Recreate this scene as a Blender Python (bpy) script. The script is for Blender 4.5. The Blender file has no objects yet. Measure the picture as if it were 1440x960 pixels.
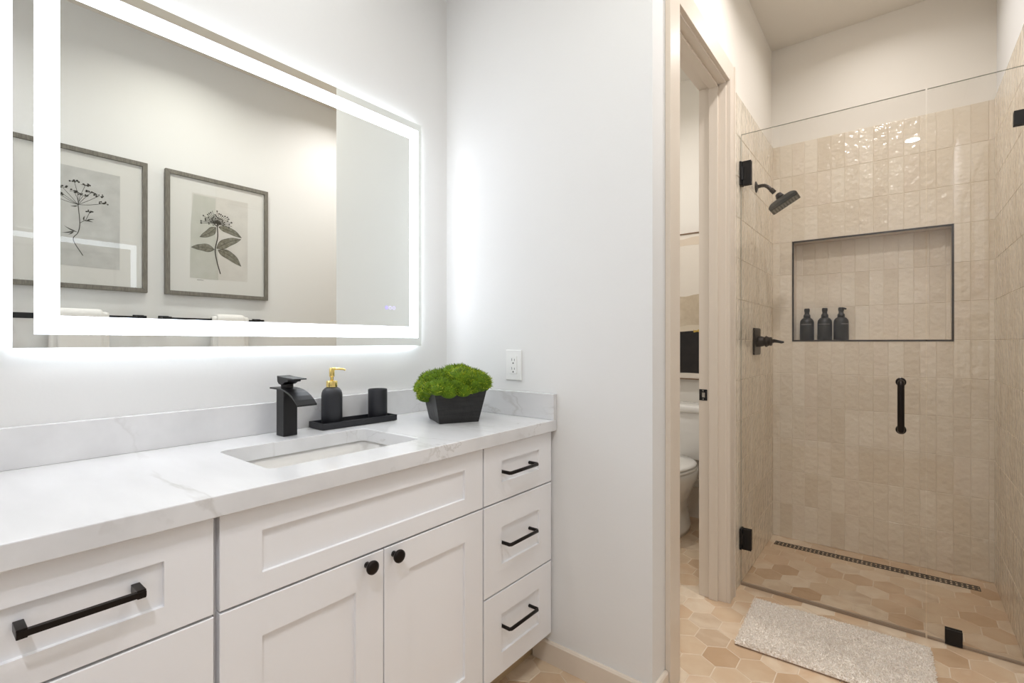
import bpy, bmesh, math, random
import numpy as np
from mathutils import Vector, Matrix
random.seed(7); rng = np.random.default_rng(11)
scn = bpy.context.scene
COL = scn.collection

# ------------------------------------------------------------------ camera, world, exposure
cam_d = bpy.data.cameras.new('camera'); cam = bpy.data.objects.new('camera', cam_d); COL.objects.link(cam)
cam_d.sensor_width = 36.0; cam_d.lens = 686.0/1440*36.0
cam_d.shift_y = 1/1440.0; cam_d.clip_start = 0.02
cam.location = (0, 0, 1.18)
cam.rotation_euler = (math.pi/2, 0, math.atan(546/686.0))
scn.camera = cam
w = bpy.data.worlds.new('world'); scn.world = w; w.use_nodes = True
w.node_tree.nodes['Background'].inputs[0].default_value = (0.9, 0.92, 1, 1)
w.node_tree.nodes['Background'].inputs[1].default_value = 0.3
scn.view_settings.view_transform = 'Standard'; scn.view_settings.look = 'None'
scn.view_settings.gamma = 1; scn.view_settings.use_curve_mapping = False
scn.view_settings.exposure = 0.0

LED = 7.5            # front light band of the mirror
LED_BACK = 15.0      # strip behind the mirror
WARM = (1.0, 0.86, 0.70)
NEUT = (1.0, 0.95, 0.89)
# recessed lights: x, y, ceiling z, power, colour, label
LIGHTS = [
    (0.085, -0.46, 2.97, 13.8, (0.97, 1.0, 1.07), 'round recessed ceiling light behind the camera, mirrored in the shower glass'),
    (-1.20, 0.60, 2.97, 4.0, (0.97, 1.0, 1.0), 'added unseen round recessed ceiling light above the front of the sink'),  # added unseen lamp, set where the shower glass does not mirror it
    (-0.20, 1.05, 2.97, 6.8, (1.0, 0.98, 0.92), 'round recessed ceiling light over the passage between the vanity and the prints'),
    (-0.14, 2.10, 2.97, 8.6, (1.0, 0.96, 0.96), 'round recessed ceiling light in front of the shower door'),
    (-0.10, 2.88, 2.97, 2.7, (1.0, 0.99, 0.99), 'round recessed ceiling light inside the shower stall'),
    (-1.05, 2.45, 2.97, 9.6, (1.0, 0.99, 0.98), 'round recessed ceiling light in the toilet room'),
]

# ------------------------------------------------------------------ helpers
def origin(o):
    v = Vector((0, 0, 0))
    while o is not None:
        v = v + Vector(o.location); o = o.parent
    return v

def finish(name, me, mats, parent=None, bevel=0, seg=2, smooth=False, sub=0, free=True):
    o = bpy.data.objects.new(name, me)
    if not isinstance(mats, (list, tuple)): mats = [mats]
    for m in mats: me.materials.append(m)
    COL.objects.link(o)
    if parent is not None:
        off = origin(parent); me.transform(Matrix.Translation(-off)); o.parent = parent
    elif free:
        co = np.array([v.co[:] for v in me.vertices]); mn = co.min(0); mx = co.max(0)
        c = Vector(((mn[0]+mx[0])/2, (mn[1]+mx[1])/2, mn[2]))
        me.transform(Matrix.Translation(-c)); o.location = c
    if smooth:
        for p in me.polygons: p.use_smooth = True
    if bevel:
        b = o.modifiers.new('bevel', 'BEVEL'); b.width = bevel; b.segments = seg; b.limit_method = 'ANGLE'; b.angle_limit = math.radians(40)
        b.harden_normals = False
    if sub:
        s = o.modifiers.new('sub', 'SUBSURF'); s.levels = sub; s.render_levels = sub
    return o

def obj(name, bm, mats, parent=None, **k):
    me = bpy.data.meshes.new(name); bm.normal_update(); bm.to_mesh(me); bm.free()
    return finish(name, me, mats, parent, **k)

def BM(): return bmesh.new()

def box(bm, x0, y0, z0, x1, y1, z1, mat=0):
    v = [bm.verts.new(p) for p in ((x0,y0,z0),(x1,y0,z0),(x1,y1,z0),(x0,y1,z0),(x0,y0,z1),(x1,y0,z1),(x1,y1,z1),(x0,y1,z1))]
    fs = [bm.faces.new([v[i] for i in q]) for q in ((3,2,1,0),(4,5,6,7),(0,1,5,4),(1,2,6,5),(2,3,7,6),(3,0,4,7))]
    for f in fs: f.material_index = mat
    return v

def prism(bm, pts, axis, a, b, mat=0):
    """polygon pts (2d) extruded along axis from a to b"""
    def P(p, t):
        if axis == 'x': return (t, p[0], p[1])
        if axis == 'y': return (p[0], t, p[1])
        return (p[0], p[1], t)
    A = [bm.verts.new(P(p, a)) for p in pts]; B = [bm.verts.new(P(p, b)) for p in pts]
    n = len(pts); fs = [bm.faces.new(A[::-1]), bm.faces.new(B)]
    for i in range(n): fs.append(bm.faces.new((A[i], A[(i+1) % n], B[(i+1) % n], B[i])))
    for f in fs: f.material_index = mat
    bmesh.ops.recalc_face_normals(bm, faces=fs)

def lathe(bm, prof, c=(0,0,0), seg=48, axis=(0,0,1), mat=0, sx=1, sy=1):
    """prof = list of (r, h) from bottom to top along axis"""
    q = Vector((0,0,1)).rotation_difference(Vector(axis).normalized()).to_matrix()
    rings = []
    for r, h in prof:
        if r <= 1e-6: rings.append([bm.verts.new(Vector(c) + q @ Vector((0,0,h)))])
        else: rings.append([bm.verts.new(Vector(c) + q @ Vector((sx*r*math.cos(2*math.pi*i/seg), sy*r*math.sin(2*math.pi*i/seg), h))) for i in range(seg)])
    fs = []
    for a, b in zip(rings, rings[1:]):
        for i in range(seg):
            j = (i+1) % seg
            if len(a) == 1 and len(b) == 1: continue
            if len(a) == 1: fs.append(bm.faces.new((a[0], b[j], b[i])))
            elif len(b) == 1: fs.append(bm.faces.new((a[i], a[j], b[0])))
            else: fs.append(bm.faces.new((a[i], a[j], b[j], b[i])))
    if len(rings[0]) > 1: fs.append(bm.faces.new(rings[0][::-1]))
    if len(rings[-1]) > 1: fs.append(bm.faces.new(rings[-1]))
    for f in fs: f.material_index = mat
    bmesh.ops.recalc_face_normals(bm, faces=fs)

def tube(bm, pts, r, seg=12, mat=0, flat=1.0):
    pts = [Vector(p) for p in pts]; n = len(pts)
    rr = r if isinstance(r, (list, tuple)) else [r]*n
    rings = []; up = Vector((0, 0, 1)); prev = None
    for i, p in enumerate(pts):
        t = (pts[min(i+1, n-1)] - pts[max(i-1, 0)]).normalized()
        if prev is None:
            a = t.cross(up)
            if a.length < 1e-3: a = t.cross(Vector((1, 0, 0)))
            a.normalize()
        else:
            a = prev - t*prev.dot(t)
            a.normalize()
        prev = a; b = t.cross(a)
        rings.append([bm.verts.new(p + rr[i]*(a*math.cos(2*math.pi*k/seg) + flat*b*math.sin(2*math.pi*k/seg))) for k in range(seg)])
    fs = []
    for A, B in zip(rings, rings[1:]):
        for i in range(seg):
            j = (i+1) % seg; fs.append(bm.faces.new((A[i], A[j], B[j], B[i])))
    fs += [bm.faces.new(rings[0][::-1]), bm.faces.new(rings[-1])]
    for f in fs: f.material_index = mat
    bmesh.ops.recalc_face_normals(bm, faces=fs)

def tag(o, label, cat, group=None, kind=None):
    o['label'] = label; o['category'] = cat
    if group: o['group'] = group
    if kind: o['kind'] = kind
    return o

def thing(name, loc, label, cat, group=None):
    o = bpy.data.objects.new(name, None); o.empty_display_size = 0.05; o.location = loc; COL.objects.link(o)
    return tag(o, label, cat, group)

def struct(name, bm, mats, **k):
    o = obj(name, bm, mats, **k)
    if k.get('parent') is None: o['kind'] = 'structure'
    return o

def dup(root, loc, label, deep=True):
    def cp(o, par):
        c = o.copy(); COL.objects.link(c)
        if par is not None: c.parent = par
        for ch in list(o.children): cp(ch, c)
        return c
    r = cp(root, None); r.location = loc; r['label'] = label
    return r

# ------------------------------------------------------------------ materials
def lin(c):
    return tuple((x/12.92 if x <= 0.04045 else ((x+0.055)/1.055)**2.4) for x in [v/255.0 for v in c]) + (1,)

def mat(name, rgb, rough=0.5, metal=0.0, spec=0.5, bump=None, coat=0, var=None, emit=None):
    m = bpy.data.materials.new(name); m.use_nodes = True; nt = m.node_tree; N = nt.nodes; L = nt.links
    p = N['Principled BSDF']; p.inputs['Base Color'].default_value = lin(rgb); p.inputs['Roughness'].default_value = rough
    p.inputs['Metallic'].default_value = metal; p.inputs['Specular IOR Level'].default_value = spec; p.inputs['Coat Weight'].default_value = coat
    tc = N.new('ShaderNodeTexCoord')
    if var:   # (scale, rgb2, contrast stretch vector)
        n = N.new('ShaderNodeTexNoise'); n.inputs['Scale'].default_value = var[0]; n.inputs['Detail'].default_value = 6
        mp = N.new('ShaderNodeMapping'); mp.inputs['Scale'].default_value = var[2] if len(var) > 2 else (1, 1, 1)
        L.new(tc.outputs['Object'], mp.inputs[0]); L.new(mp.outputs[0], n.inputs['Vector'])
        r = N.new('ShaderNodeValToRGB'); r.color_ramp.elements[0].position = 0.35; r.color_ramp.elements[1].position = 0.65
        r.color_ramp.elements[0].color = lin(rgb); r.color_ramp.elements[1].color = lin(var[1])
        L.new(n.outputs['Fac'], r.inputs[0]); L.new(r.outputs[0], p.inputs['Base Color'])
    if bump:  # (scale, distance)
        n2 = N.new('ShaderNodeTexNoise'); n2.inputs['Scale'].default_value = bump[0]; n2.inputs['Detail'].default_value = 3
        L.new(tc.outputs['Object'], n2.inputs['Vector'])
        b = N.new('ShaderNodeBump'); b.inputs['Distance'].default_value = bump[1]; b.inputs['Strength'].default_value = 1
        L.new(n2.outputs['Fac'], b.inputs['Height']); L.new(b.outputs[0], p.inputs['Normal'])
    if emit: p.inputs['Emission Color'].default_value = lin(emit[0]); p.inputs['Emission Strength'].default_value = emit[1]
    return m

def emission(name, rgb, s):
    m = bpy.data.materials.new(name); m.use_nodes = True; nt = m.node_tree
    for n in list(nt.nodes): nt.nodes.remove(n)
    e = nt.nodes.new('ShaderNodeEmission'); e.inputs[0].default_value = lin(rgb); e.inputs[1].default_value = s
    o = nt.nodes.new('ShaderNodeOutputMaterial'); nt.links.new(e.outputs[0], o.inputs[0])
    return m

def glass(name, tint=(1, 1, 1, 1), gain=1.0, rough=0.0, ior=1.5):
    """thin architectural glass: clear, with Fresnel reflection on the faces it enters"""
    m = bpy.data.materials.new(name); m.use_nodes = True; nt = m.node_tree; N = nt.nodes; L = nt.links
    for n in list(N): N.remove(n)
    out = N.new('ShaderNodeOutputMaterial'); tr = N.new('ShaderNodeBsdfTransparent'); tr.inputs[0].default_value = tint
    gl = N.new('ShaderNodeBsdfGlossy'); gl.inputs['Roughness'].default_value = rough
    fr = N.new('ShaderNodeFresnel'); fr.inputs[0].default_value = ior
    g = N.new('ShaderNodeNewGeometry'); inv = N.new('ShaderNodeMath'); inv.operation = 'SUBTRACT'; inv.inputs[0].default_value = gain
    L.new(g.outputs['Backfacing'], inv.inputs[1])
    mx0 = N.new('ShaderNodeMath'); mx0.operation = 'MAXIMUM'; mx0.inputs[1].default_value = 0.0; L.new(inv.outputs[0], mx0.inputs[0])
    # backfacing -> gain-1, so scale it away
    mul = N.new('ShaderNodeMath'); mul.operation = 'MULTIPLY'
    one = N.new('ShaderNodeMath'); one.operation = 'SUBTRACT'; one.inputs[0].default_value = 1.0; L.new(g.outputs['Backfacing'], one.inputs[1])
    gm = N.new('ShaderNodeMath'); gm.operation = 'MULTIPLY'; gm.inputs[1].default_value = gain; L.new(one.outputs[0], gm.inputs[0])
    L.new(fr.outputs[0], mul.inputs[0]); L.new(gm.outputs[0], mul.inputs[1])
    cl = N.new('ShaderNodeClamp'); L.new(mul.outputs[0], cl.inputs[0])
    mx = N.new('ShaderNodeMixShader'); L.new(cl.outputs[0], mx.inputs[0]); L.new(tr.outputs[0], mx.inputs[1]); L.new(gl.outputs[0], mx.inputs[2])
    L.new(mx.outputs[0], out.inputs[0])
    return m

M = {}
M['wall'] = mat('painted_wall', (232, 232, 231), 0.75, bump=(90, 0.0002))
M['wall_warm_lit'] = mat('painted_wall_warm_lit', (236, 230, 220), 0.75, bump=(90, 0.0002))  # same wall paint, with the warm tint of the downlights put into the colour
M['ceiling'] = mat('ceiling_paint', (232, 226, 216), 0.85)
M['trim'] = mat('trim_paint', (226, 214, 199), 0.35)
M['cabinet'] = mat('cabinet_paint', (244, 244, 246), 0.32)
M['carcass'] = mat('cabinet_side', (190, 184, 176), 0.5)
M['kick'] = mat('raw_wood_kick', (206, 184, 150), 0.6, var=(6, (188, 162, 126), (1, 0.15, 6)))
M['black'] = mat('matte_black_metal', (26, 25, 26), 0.38, metal=0.3)
M['black_bronze'] = mat('oil_rubbed_bronze', (34, 28, 25), 0.33, metal=0.7)
M['black_ceramic'] = mat('matte_black_ceramic', (36, 37, 42), 0.5, spec=0.5)
M['black_plastic'] = mat('black_bottle', (15, 14, 13), 0.42)
M['label_grey'] = mat('bottle_print', (170, 166, 160), 0.6)
M['gold'] = mat('polished_gold', (240, 214, 136), 0.2, metal=1.0)
M['porcelain'] = mat('white_porcelain', (238, 236, 232), 0.08, coat=0.5)
M['toilet'] = mat('toilet_porcelain', (240, 236, 229), 0.1, coat=0.5)
M['plastic_white'] = mat('white_plastic', (238, 238, 236), 0.3)
M['dark'] = mat('dark_slot', (50, 50, 50), 0.6)
M['steel'] = mat('brushed_steel', (185, 180, 172), 0.25, metal=1)
M['towel'] = mat('white_terry', (240, 238, 235), 0.95, bump=(400, 0.002))
M['grey_wood'] = mat('grey_wood_frame', (128, 124, 115), 0.6, var=(40, (104, 100, 92), (6, 6, 0.6)))
M['grey_wood_h'] = M['grey_wood']
M['mount'] = mat('white_mount_board', (232, 231, 227), 0.9)
M['ink'] = mat('drawing_ink', (70, 68, 60), 0.9)
M['ink_light'] = mat('drawing_wash', (146, 144, 128), 0.9, var=(60, (110, 107, 92)))
M['ink_line'] = mat('drawing_vein', (66, 63, 54), 0.9)
M['print_grey'] = mat('print_grey', (198, 198, 195), 0.9, var=(14, (212, 212, 209)))
M['print_warm'] = mat('print_warm', (216, 213, 207), 0.9, var=(14, (224, 221, 215)))
M['print_green'] = mat('print_green', (206, 206, 198), 0.9, var=(16, (198, 199, 189)))
M['mirror'] = mat('mirror_silver', (243, 245, 241), 0.0, metal=1.0)
M['mirror_edge'] = mat('mirror_glass_edge', (196, 208, 206), 0.15, spec=0.8)
M['chassis'] = mat('mirror_chassis', (215, 215, 215), 0.4, metal=0.4)
M['led'] = emission('led_band', (234, 242, 255), LED)
M['led_back'] = emission('led_strip', (244, 247, 255), LED_BACK)
M['button'] = emission('touch_button', (226, 222, 250), 1.1)
M['button_blue'] = emission('touch_button_lilac', (205, 196, 255), 1.1)
M['lamp'] = emission('ceiling_lens', (255, 250, 240), 14)
M['shower_glass'] = glass('shower_glass', (0.972, 0.968, 0.962, 1), 1.6)
M['glass_edge'] = mat('glass_edge', (150, 160, 150), 0.1, spec=0.8)
M['pic_glass'] = glass('picture_glass', (0.985, 0.985, 0.985, 1), 1.35)
M['pump_dark'] = M['black_plastic']
M['sweep'] = mat('clear_door_sweep', (150, 132, 114), 0.3)
M['canvas_white'] = mat('canvas_white', (234, 224, 210), 0.8, bump=(120, 0.001))
M['canvas_tan'] = mat('canvas_tan', (200, 182, 156), 0.8, var=(18, (214, 198, 174)))
M['canvas_cream'] = mat('canvas_cream', (222, 208, 186), 0.8)
M['canvas_black'] = mat('canvas_black', (38, 32, 30), 0.7, var=(20, (26, 22, 21)))
M['canvas_gold'] = mat('canvas_gold', (206, 172, 84), 0.4, metal=0.5)
M['oak'] = mat('thin_oak_frame', (120, 88, 56), 0.5)
M['niche_trim'] = mat('niche_trim_metal', (66, 60, 54), 0.3, metal=0.6)

def marble():
    m = bpy.data.materials.new('white_quartz'); m.use_nodes = True; nt = m.node_tree; N = nt.nodes; L = nt.links
    p = N['Principled BSDF']; p.inputs['Roughness'].default_value = 0.16
    tc = N.new('ShaderNodeTexCoord')
    mp = N.new('ShaderNodeMapping'); mp.inputs['Rotation'].default_value = (0.5, 0.3, 0.75); mp.inputs['Scale'].default_value = (0.45, 1.5, 1.5)
    L.new(tc.outputs['Object'], mp.inputs[0])
    def vein(scale, width, off, seedw):
        n = N.new('ShaderNodeTexNoise'); n.noise_dimensions = '4D'; n.inputs['W'].default_value = seedw
        n.inputs['Scale'].default_value = scale; n.inputs['Detail'].default_value = 7; n.inputs['Roughness'].default_value = 0.55; n.inputs['Distortion'].default_value = 0.35
        L.new(mp.outputs[0], n.inputs['Vector'])
        s = N.new('ShaderNodeMath'); s.operation = 'SUBTRACT'; s.inputs[1].default_value = off; L.new(n.outputs['Fac'], s.inputs[0])
        a = N.new('ShaderNodeMath'); a.operation = 'ABSOLUTE'; L.new(s.outputs[0], a.inputs[0])
        mr = N.new('ShaderNodeMapRange'); mr.inputs['From Min'].default_value = 0; mr.inputs['From Max'].default_value = width
        mr.inputs['To Min'].default_value = 1; mr.inputs['To Max'].default_value = 0; L.new(a.outputs[0], mr.inputs['Value'])
        return mr.outputs[0]
    v1 = vein(1.3, 0.009, 0.50, 3.2); v2 = vein(2.2, 0.005, 0.54, 8.8)
    # break the veins up
    br = N.new('ShaderNodeTexNoise'); br.inputs['Scale'].default_value = 3.4; br.inputs['Detail'].default_value = 3; L.new(tc.outputs['Object'], br.inputs['Vector'])
    brr = N.new('ShaderNodeMapRange'); brr.inputs['From Min'].default_value = 0.40; brr.inputs['From Max'].default_value = 0.66; L.new(br.outputs['Fac'], brr.inputs['Value'])
    mxv = N.new('ShaderNodeMath'); mxv.operation = 'MAXIMUM'; L.new(v1, mxv.inputs[0]); L.new(v2, mxv.inputs[1])
    vm = N.new('ShaderNodeMath'); vm.operation = 'MULTIPLY'; L.new(mxv.outputs[0], vm.inputs[0]); L.new(brr.outputs[0], vm.inputs[1])
    cloud = N.new('ShaderNodeTexNoise'); cloud.inputs['Scale'].default_value = 5; cloud.inputs['Detail'].default_value = 8; L.new(mp.outputs[0], cloud.inputs['Vector'])
    cr = N.new('ShaderNodeValToRGB'); cr.color_ramp.elements[0].position = 0.35; cr.color_ramp.elements[0].color = lin((220, 220, 221))
    cr.color_ramp.elements[1].position = 0.6; cr.color_ramp.elements[1].color = lin((230, 230, 231)); L.new(cloud.outputs['Fac'], cr.inputs[0])
    mix = N.new('ShaderNodeMix'); mix.data_type = 'RGBA'; L.new(cr.outputs[0], mix.inputs['A']); mix.inputs['B'].default_value = lin((176, 172, 166))
    sc = N.new('ShaderNodeMath'); sc.operation = 'MULTIPLY'; sc.inputs[1].default_value = 0.7; L.new(vm.outputs[0], sc.inputs[0]); L.new(sc.outputs[0], mix.inputs['Factor'])
    L.new(mix.outputs['Result'], p.inputs['Base Color'])
    return m
M['marble'] = marble()

def tile_mat(name, cols, rough, bump_s, bump_d, mottle=10, sheen=0.5):
    """colour picked per tile by the face attribute 'rnd', with mottling inside the tile"""
    m = bpy.data.materials.new(name); m.use_nodes = True; nt = m.node_tree; N = nt.nodes; L = nt.links
    p = N['Principled BSDF']; p.inputs['Roughness'].default_value = rough; p.inputs['Specular IOR Level'].default_value = sheen
    at = N.new('ShaderNodeAttribute'); at.attribute_name = 'rnd'
    tc = N.new('ShaderNodeTexCoord')
    off = N.new('ShaderNodeVectorMath'); off.operation = 'MULTIPLY_ADD'; L.new(at.outputs['Fac'], off.inputs[0]); off.inputs[1].default_value = (37, 53, 71)
    L.new(tc.outputs['Object'], off.inputs[2])
    n = N.new('ShaderNodeTexNoise'); n.inputs['Scale'].default_value = mottle; n.inputs['Detail'].default_value = 5; n.inputs['Distortion'].default_value = 0.6
    L.new(off.outputs[0], n.inputs['Vector'])
    ma = N.new('ShaderNodeMath'); ma.operation = 'MULTIPLY_ADD'; L.new(n.outputs['Fac'], ma.inputs[0]); ma.inputs[1].default_value = 0.5; ma.inputs[2].default_value = -0.25
    ad = N.new('ShaderNodeMath'); ad.operation = 'ADD'; L.new(at.outputs['Fac'], ad.inputs[0]); L.new(ma.outputs[0], ad.inputs[1])
    r = N.new('ShaderNodeValToRGB'); e = r.color_ramp.elements
    for i, c in enumerate(cols):
        t = i/(len(cols)-1)
        if i == 0: e[0].position = 0; e[0].color = lin(c)
        elif i == len(cols)-1: e[-1].position = 1; e[-1].color = lin(c)
        else: x = e.new(t); x.color = lin(c)
    L.new(ad.outputs[0], r.inputs[0]); L.new(r.outputs[0], p.inputs['Base Color'])
    n2 = N.new('ShaderNodeTexNoise'); n2.inputs['Scale'].default_value = bump_s; n2.inputs['Detail'].default_value = 1.5
    L.new(off.outputs[0], n2.inputs['Vector'])
    b = N.new('ShaderNodeBump'); b.inputs['Distance'].default_value = bump_d; L.new(n2.outputs['Fac'], b.inputs['Height']); L.new(b.outputs[0], p.inputs['Normal'])
    return m
M['wall_tile'] = tile_mat('glazed_wall_tile', [(222, 209, 189), (227, 215, 196), (231, 220, 202), (235, 225, 208), (228, 215, 197)], 0.13, 30, 0.0055, 6)
M['grout'] = mat('wall_grout', (222, 210, 192), 0.9)
M['floor_tile'] = tile_mat('hex_floor_tile', [(192, 160, 127), (206, 177, 146), (216, 193, 164), (208, 177, 145), (228, 210, 186), (200, 174, 146)], 0.35, 14, 0.001, 9)
M['floor_grout'] = mat('floor_grout', (226, 209, 187), 0.9)

# ------------------------------------------------------------------ tile builders
def mesh_from(name, V, F, R, MI, mats, parent=None):
    me = bpy.data.meshes.new(name); me.from_pydata(V, [], F); me.update()
    at = me.attributes.new('rnd', 'FLOAT', 'FACE'); at.data.foreach_set('value', R)
    me.polygons.foreach_set('material_index', MI)
    return finish(name, me, mats, parent, free=False)

def tiled_wall(O, U, W, Nn, width, zs, pitch, holes, name, thick=0.009, u_start=0.0, parent=None, backing=0.004):
    """O origin at floor, U horizontal unit, W up unit, Nn normal into the room. zs: row boundaries."""
    O, U, W, Nn = map(Vector, (O, U, W, Nn)); V = []; F = []; R = []; MI = []
    def add_tile(u0, u1, w0, w1, r):
        g = 0.0007; u0 += g; u1 -= g; w0 += g; w1 -= g
        if u1-u0 < 0.004 or w1-w0 < 0.004: return
        b = 0.0016; d = [thick + random.uniform(-0.0004, 0.0004) for _ in range(4)]
        base = [(u0, w0), (u1, w0), (u1, w1), (u0, w1)]; top = [(u0+b, w0+b), (u1-b, w0+b), (u1-b, w1-b), (u0+b, w1-b)]
        n = len(V)
        for (a, c) in base: V.append(O + U*a + W*c)
        for (a, c) in base: V.append(O + U*a + W*c + Nn*(thick-0.0014))
        for k, (a, c) in enumerate(top): V.append(O + U*a + W*c + Nn*d[k])
        for k in range(4):
            j = (k+1) % 4
            F.append((n+k, n+j, n+4+j, n+4+k)); F.append((n+4+k, n+4+j, n+8+j, n+8+k))
        F.append((n+8, n+9, n+10, n+11))
        for _ in range(9): R.append(r); MI.append(0)
    for i in range(len(zs)-1):
        u = u_start
        while u < width-1e-4:
            a0 = max(u, 0); a1 = min(u+pitch, width); rects = [(a0, a1, zs[i], zs[i+1])]
            for (h0, h1, k0, k1) in holes:
                nr = []
                for (p0, p1, q0, q1) in rects:
                    if p1 <= h0 or p0 >= h1 or q1 <= k0 or q0 >= k1: nr.append((p0, p1, q0, q1)); continue
                    if p0 < h0: nr.append((p0, h0, q0, q1)); p0 = h0
                    if p1 > h1: nr.append((h1, p1, q0, q1)); p1 = h1
                    if q0 < k0: nr.append((p0, p1, q0, k0))
                    if q1 > k1: nr.append((p0, p1, k1, q1))
                rects = nr
            r = random.random()
            for q in rects: add_tile(*q, r)
            u += pitch
    # grout bed: pieces around the holes
    z0, z1 = zs[0], zs[-1]
    beds = [(0, width, z0, z1)]
    for (h0, h1, k0, k1) in holes:
        beds = [(0, h0, z0, z1), (h1, width, z0, z1), (h0, h1, z0, k0), (h0, h1, k1, z1)]
    for (p0, p1, q0, q1) in beds:
        n = len(V)
        for (a, c) in ((p0, q0), (p1, q0), (p1, q1), (p0, q1)): V.append(O + U*a + W*c + Nn*(thick-0.0016))
        for (a, c) in ((p0, q0), (p1, q0), (p1, q1), (p0, q1)): V.append(O + U*a + W*c)
        F.append((n, n+1, n+2, n+3))
        for k in range(4):
            j = (k+1) % 4; F.append((n+4+k, n+4+j, n+j, n+k))
        for _ in range(5): R.append(0.5); MI.append(1)
    return mesh_from(name, V, F, R, MI, [M['wall_tile'], M['grout']], parent)

# ------------------------------------------------------------------ structure
XM = -1.56      # wall behind the vanity
XR = 0.37       # wall on the right (pictures, shower right side)
XD = -0.62      # wall holding the toilet-room door
YO = 1.50       # wall with the outlet
YB = 3.35       # far wall
YF = -1.30      # wall behind the camera
ZC = 2.97
T = 0.115

bm = BM(); box(bm, XM-0.12, YF-0.12, -0.12, XR+0.12, YB+0.32, -0.0014)
floor = struct('floor', bm, M['floor_grout'])
# hex tiles, points along y
def hex_tiles():
    Rr = 0.0698; V = []; F = []; R = []; MI = []
    dx = Rr*math.sqrt(3); dy = Rr*1.5; cx0, cy0 = -0.587, 2.235
    x0, x1, y0, y1 = XM, XR-0.001, YF, YB-0.001
    for j in range(-40, 20):
        for i in range(-20, 20):
            cx = cx0 + i*dx + (j % 2)*dx/2; cy = cy0 + j*dy
            if cx < x0-Rr or cx > x1+Rr or cy < y0-Rr or cy > y1+Rr: continue
            if cx < -1.15 and cy < 1.4 : continue
            g = 0.0021; b = 0.0015; r1 = Rr-g; r2 = r1-b; n = len(V); r = random.random()
            for rr, z in ((r1, -0.0016), (r1, -0.0007), (r2, 0.0)):
                for k in range(6):
                    a = math.pi/2 + k*math.pi/3
                    V.append((min(max(cx+rr*math.cos(a), x0), x1), min(max(cy+rr*math.sin(a), y0), y1), z))
            for k in range(6):
                q = (k+1) % 6
                F.append((n+k, n+q, n+6+q, n+6+k)); F.append((n+6+k, n+6+q, n+12+q, n+12+k))
            F.append(tuple(range(n+12, n+18)))
            for _ in range(13): R.append(r); MI.append(0)
    return mesh_from('floor_tiles', V, F, R, MI, [M['floor_tile']], floor)
ft = hex_tiles()

bm = BM(); box(bm, XM-0.12, YF-0.12, ZC, XR+0.12, YB+0.32, ZC+0.1)
struct('ceiling', bm, M['ceiling'])
bm = BM(); box(bm, XM-0.12, YF-0.12, 0-0.006, XM, YB+0.32, ZC); struct('wall_left', bm, M['wall'])
bm = BM(); box(bm, XR, YF-0.12, -0.006, XR+0.12, YB+0.32, ZC); struct('wall_right', bm, M['wall'])
bm = BM(); box(bm, XM, YF-0.12, -0.006, XR, YF, ZC); struct('wall_front', bm, M['wall'])
# far wall with the niche recess
NX0, NX1, NZ0, NZ1, ND = -0.502, 0.208, 1.1915, 1.776, 0.095
bm = BM()
box(bm, XM, YB, -0.006, NX0, YB+0.12, ZC); box(bm, NX1, YB, -0.006, XR, YB+0.12, ZC)
box(bm, NX0, YB, -0.006, NX1, YB+0.12, NZ0-0.009); box(bm, NX0, YB, NZ1+0.009, NX1, YB+0.12, ZC)
box(bm, NX0, YB+ND, NZ0-0.009, NX1, YB+0.14, NZ1+0.009)
struct('wall_back', bm, M['wall_warm_lit'])
# wall with the outlet, ends at the outside corner
bm = BM(); box(bm, XM, YO, -0.006, XD, YO+T, ZC); struct('wall_outlet', bm, M['wall'])
# wall with the toilet-room door opening (y 1.69-2.34, top 2.37)
DY0, DY1, DZ = 1.695, 2.345, 2.375
bm = BM(); box(bm, XD-T, YO+T, -0.006, XD, DY0, ZC); box(bm, XD-T, DY1, -0.006, XD, YB, ZC); box(bm, XD-T, DY0, DZ, XD, DY1, ZC)
struct('wall_toilet_room', bm, M['wall_warm_lit'])

# shower tiles
PZ = 0.1965; rows = [0.0] + [0.012 + PZ*k for k in range(1, 13)]
tb = tiled_wall((XD+0.0, YB-0.0005, 0), (1, 0, 0), (0, 0, 1), (0, -1, 0), XR-XD, rows, 0.0655, [(NX0-XD, NX1-XD, NZ0, NZ1)], 'wall_shower_back', u_start=-0.02)
tb['kind'] = 'structure'
tl = tiled_wall((XD+0.0005, YB, 0), (0, -1, 0), (0, 0, 1), (1, 0, 0), YB-2.45, rows, 0.0655, [], 'wall_shower_left'); tl['kind'] = 'structure'
tr_ = tiled_wall((XR-0.0005, 2.53, 0), (0, 1, 0), (0, 0, 1), (-1, 0, 0), YB-2.53, rows, 0.0655, [], 'wall_shower_right'); tr_['kind'] = 'structure'
# niche lining
nrows = [NZ0+0.0, 0.012+PZ*7, 0.012+PZ*8, NZ1]
a = tiled_wall((NX0, YB+ND-0.0005, 0), (1, 0, 0), (0, 0, 1), (0, -1, 0), NX1-NX0, nrows, 0.0655, [], 'niche_back', parent=tb, u_start=-0.03)
bm = BM()
box(bm, NX0-0.0, YB-0.004, NZ0-0.009, NX1, YB+ND-0.002, NZ0); box(bm, NX0, YB-0.004, NZ1, NX1, YB+ND-0.002, NZ1+0.009)
box(bm, NX0-0.004, YB-0.004, NZ0-0.009, NX0+0.002, YB+ND-0.002, NZ1+0.009); box(bm, NX1-0.002, YB-0.004, NZ0-0.009, NX1+0.004, YB+ND-0.002, NZ1+0.009)
obj('niche_lining', bm, mat('niche_lining_tile', (220, 206, 188), 0.2, bump=(26, 0.003)), tb)
bm = BM(); t = 0.009; y0, y1 = YB-0.0115, YB-0.001
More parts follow.
